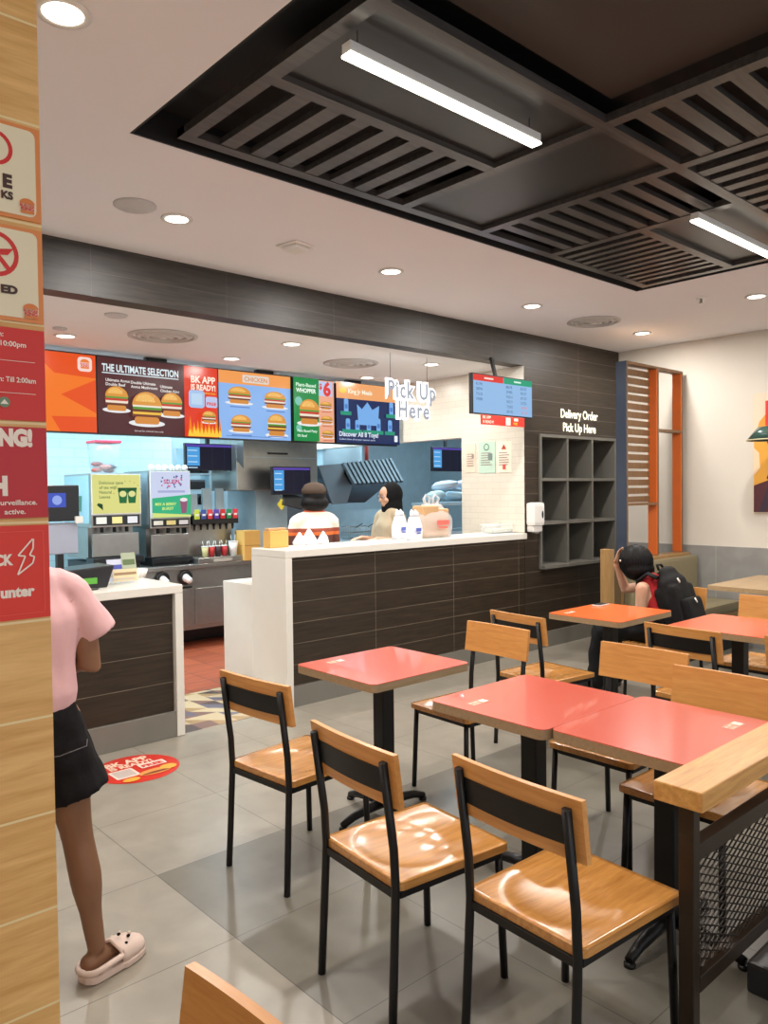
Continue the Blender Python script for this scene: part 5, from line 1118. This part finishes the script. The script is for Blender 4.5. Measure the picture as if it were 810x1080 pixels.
# --- kitchen staff
def staff(x, y, ang, label, shirtm, skin, elbows, hijab=False):
    t = thing('person', label, 'person', (x, y, 0.002), ang); mb = MB()
    limb(mb, [(0, 0, .92), (0, 0, 1.05), (0, 0, 1.24), (0, 0, 1.36)], [(.15, .11), (.13, .10), (.16, .11), (.12, .07)], side=(0, 1, 0)); limb(mb, [(0, 0, 1.34), (.012, 0, 1.46)], [.052, .047])
    Mh = head(mb, (.025, 0, 1.535), (1, 0, -.15))
    for sg in (1, -1):
        limb(mb, [(0, .09*sg, .9), (.01, .10*sg, .48), (-.01, .10*sg, .09)], [.09, .055, .034]); limb(mb, [(-.03, .10*sg, .04), (.14, .11*sg, .035)], [.035, .03])
        el, wr = Vector((elbows[0], .21*sg, 1.08)), Vector((elbows[1], .15*sg, elbows[2])); limb(mb, [(0, .17*sg, 1.33), el, wr], [.05, .038, .026]); hand(mb, wr, (1, -.2*sg, -.1), (0, 0, 1), .95, .5, -sg)
    remeshed('body', mb, skin, .008, 4, t); eyes(t, Mh)
    mb = MB(); limb(mb, [(0, 0, .86), (0, 0, 1.05), (0, 0, 1.24), (0, 0, 1.375)], [(.175, .135), (.165, .135), (.182, .135), (.125, .085)], side=(0, 1, 0))
    for sg in (1, -1): limb(mb, [(0, .12*sg, 1.345), (0, .178*sg, 1.31), (elbows[0]*.8, .215*sg, 1.12)], [.065, .07, .062])
    s_ = remeshed('shirt', mb, shirtm, .01, 4, t)
    for v in s_.data.vertices: v.co += v.normal*noise.noise(v.co*12)*.008
    mb = MB(); limb(mb, [(0, 0, .88), (0, 0, .8)], [(.16, .12), (.165, .12)], side=(0, 1, 0))
    for sg in (1, -1): limb(mb, [(0, .09*sg, .86), (.01, .10*sg, .48), (-.01, .10*sg, .07)], [.10, .075, .06])
    remeshed('trousers', mb, M_denim, .012, 3, t)
    for sg in (1, -1): part('shoe', MB().box(-.08, .19, .10*sg-.045, .10*sg+.045, 0, .075, bev=.02), M_dkpl, t)
    return t
sm, nt, b = new_mat('cream_orange_brown_uniform'); tc = N(nt, 'ShaderNodeTexCoord'); sp = N(nt, 'ShaderNodeSeparateXYZ'); nt.links.new(tc.outputs['Object'], sp.inputs[0]); cr = N(nt, 'ShaderNodeValToRGB'); cr.color_ramp.interpolation = 'CONSTANT'
mr = N(nt, 'ShaderNodeMapRange'); mr.inputs[1].default_value = .8; mr.inputs[2].default_value = 1.45; nt.links.new(sp.outputs[2], mr.inputs[0]); nt.links.new(mr.outputs[0], cr.inputs[0])
cr.color_ramp.elements[0].color = c4(srgb(95, 55, 45)); cr.color_ramp.elements[1].position = .70; cr.color_ramp.elements[1].color = c4(srgb(232, 222, 205))
for p, cc in ((.60, (225, 110, 50)), (.645, (150, 70, 50)), (.93, (215, 95, 60))): e = cr.color_ramp.elements.new(p); e.color = c4(srgb(*cc))
nt.links.new(cr.outputs[0], b.inputs['Base Color']); b.inputs['Roughness'].default_value = .85
p1 = at(331, 530, 5.88); p2 = at(411, 530, 5.88)
t = staff(p1.x, 5.88, radians(75), 'kitchen worker with short black hair and cap, cream shirt with orange and brown bands', sm, M_skinA, (.05, .25, 1.1))
mb = MB(); mb.ball((-.005, 0, 1.555), .112, None, (1.05, .98, 1.05), 16); mb.ball((-.02, 0, 1.49), .125, None, (.9, 1.12, .66), 16); remeshed('hair', mb, M_hair, .01, 3, t)
mb = MB(); mb.lathe([(.117, .0), (.116, .04), (.09, .085), (.04, .105), (0, .108)], (-.005, 0, 1.58), n=22); mb.ball((.11, 0, 1.59), .07, None, (1.1, 1, .12), 14); part('cap', mb, plain('brown_cap_cloth', (.07, .045, .03), .8), t)
t = staff(p2.x, 5.88, radians(172), 'kitchen worker in a black headscarf and beige shirt facing left', plain('beige_uniform', srgb(186, 168, 140), .85, bump=.2), M_skinB, (.03, .26, 1.12), True)
mb = MB(); mb.ball((-.025, 0, 1.56), .122, None, (1.0, .92, 1.08), 18); limb(mb, [(-.03, 0, 1.50), (-.03, 0, 1.40), (-.04, 0, 1.32)], [(.10, .11), (.105, .115), (.15, .11)], side=(0, 1, 0)); limb(mb, [(-.04, 0, 1.46), (-.09, 0, 1.34), (-.13, 0, 1.26)], [.08, .08, .03])
for v in list(mb.bm.verts): pass
sc_ = remeshed('headscarf', mb, plain('black_jersey_scarf', (.006, .006, .007), .8, spec=.15, var=.2), .01, 4, t)
mb = MB()
for sg in (1, -1): mb.lathe([(.020, -.001), (.023, -.001), (.023, .001), (.020, .001)], n=14, loop=True, M=Matrix.Translation((.118, .033*sg, 1.545))@Matrix.Rotation(pi/2, 4, 'Y'))
part('glasses', mb, M_dkpl, t)
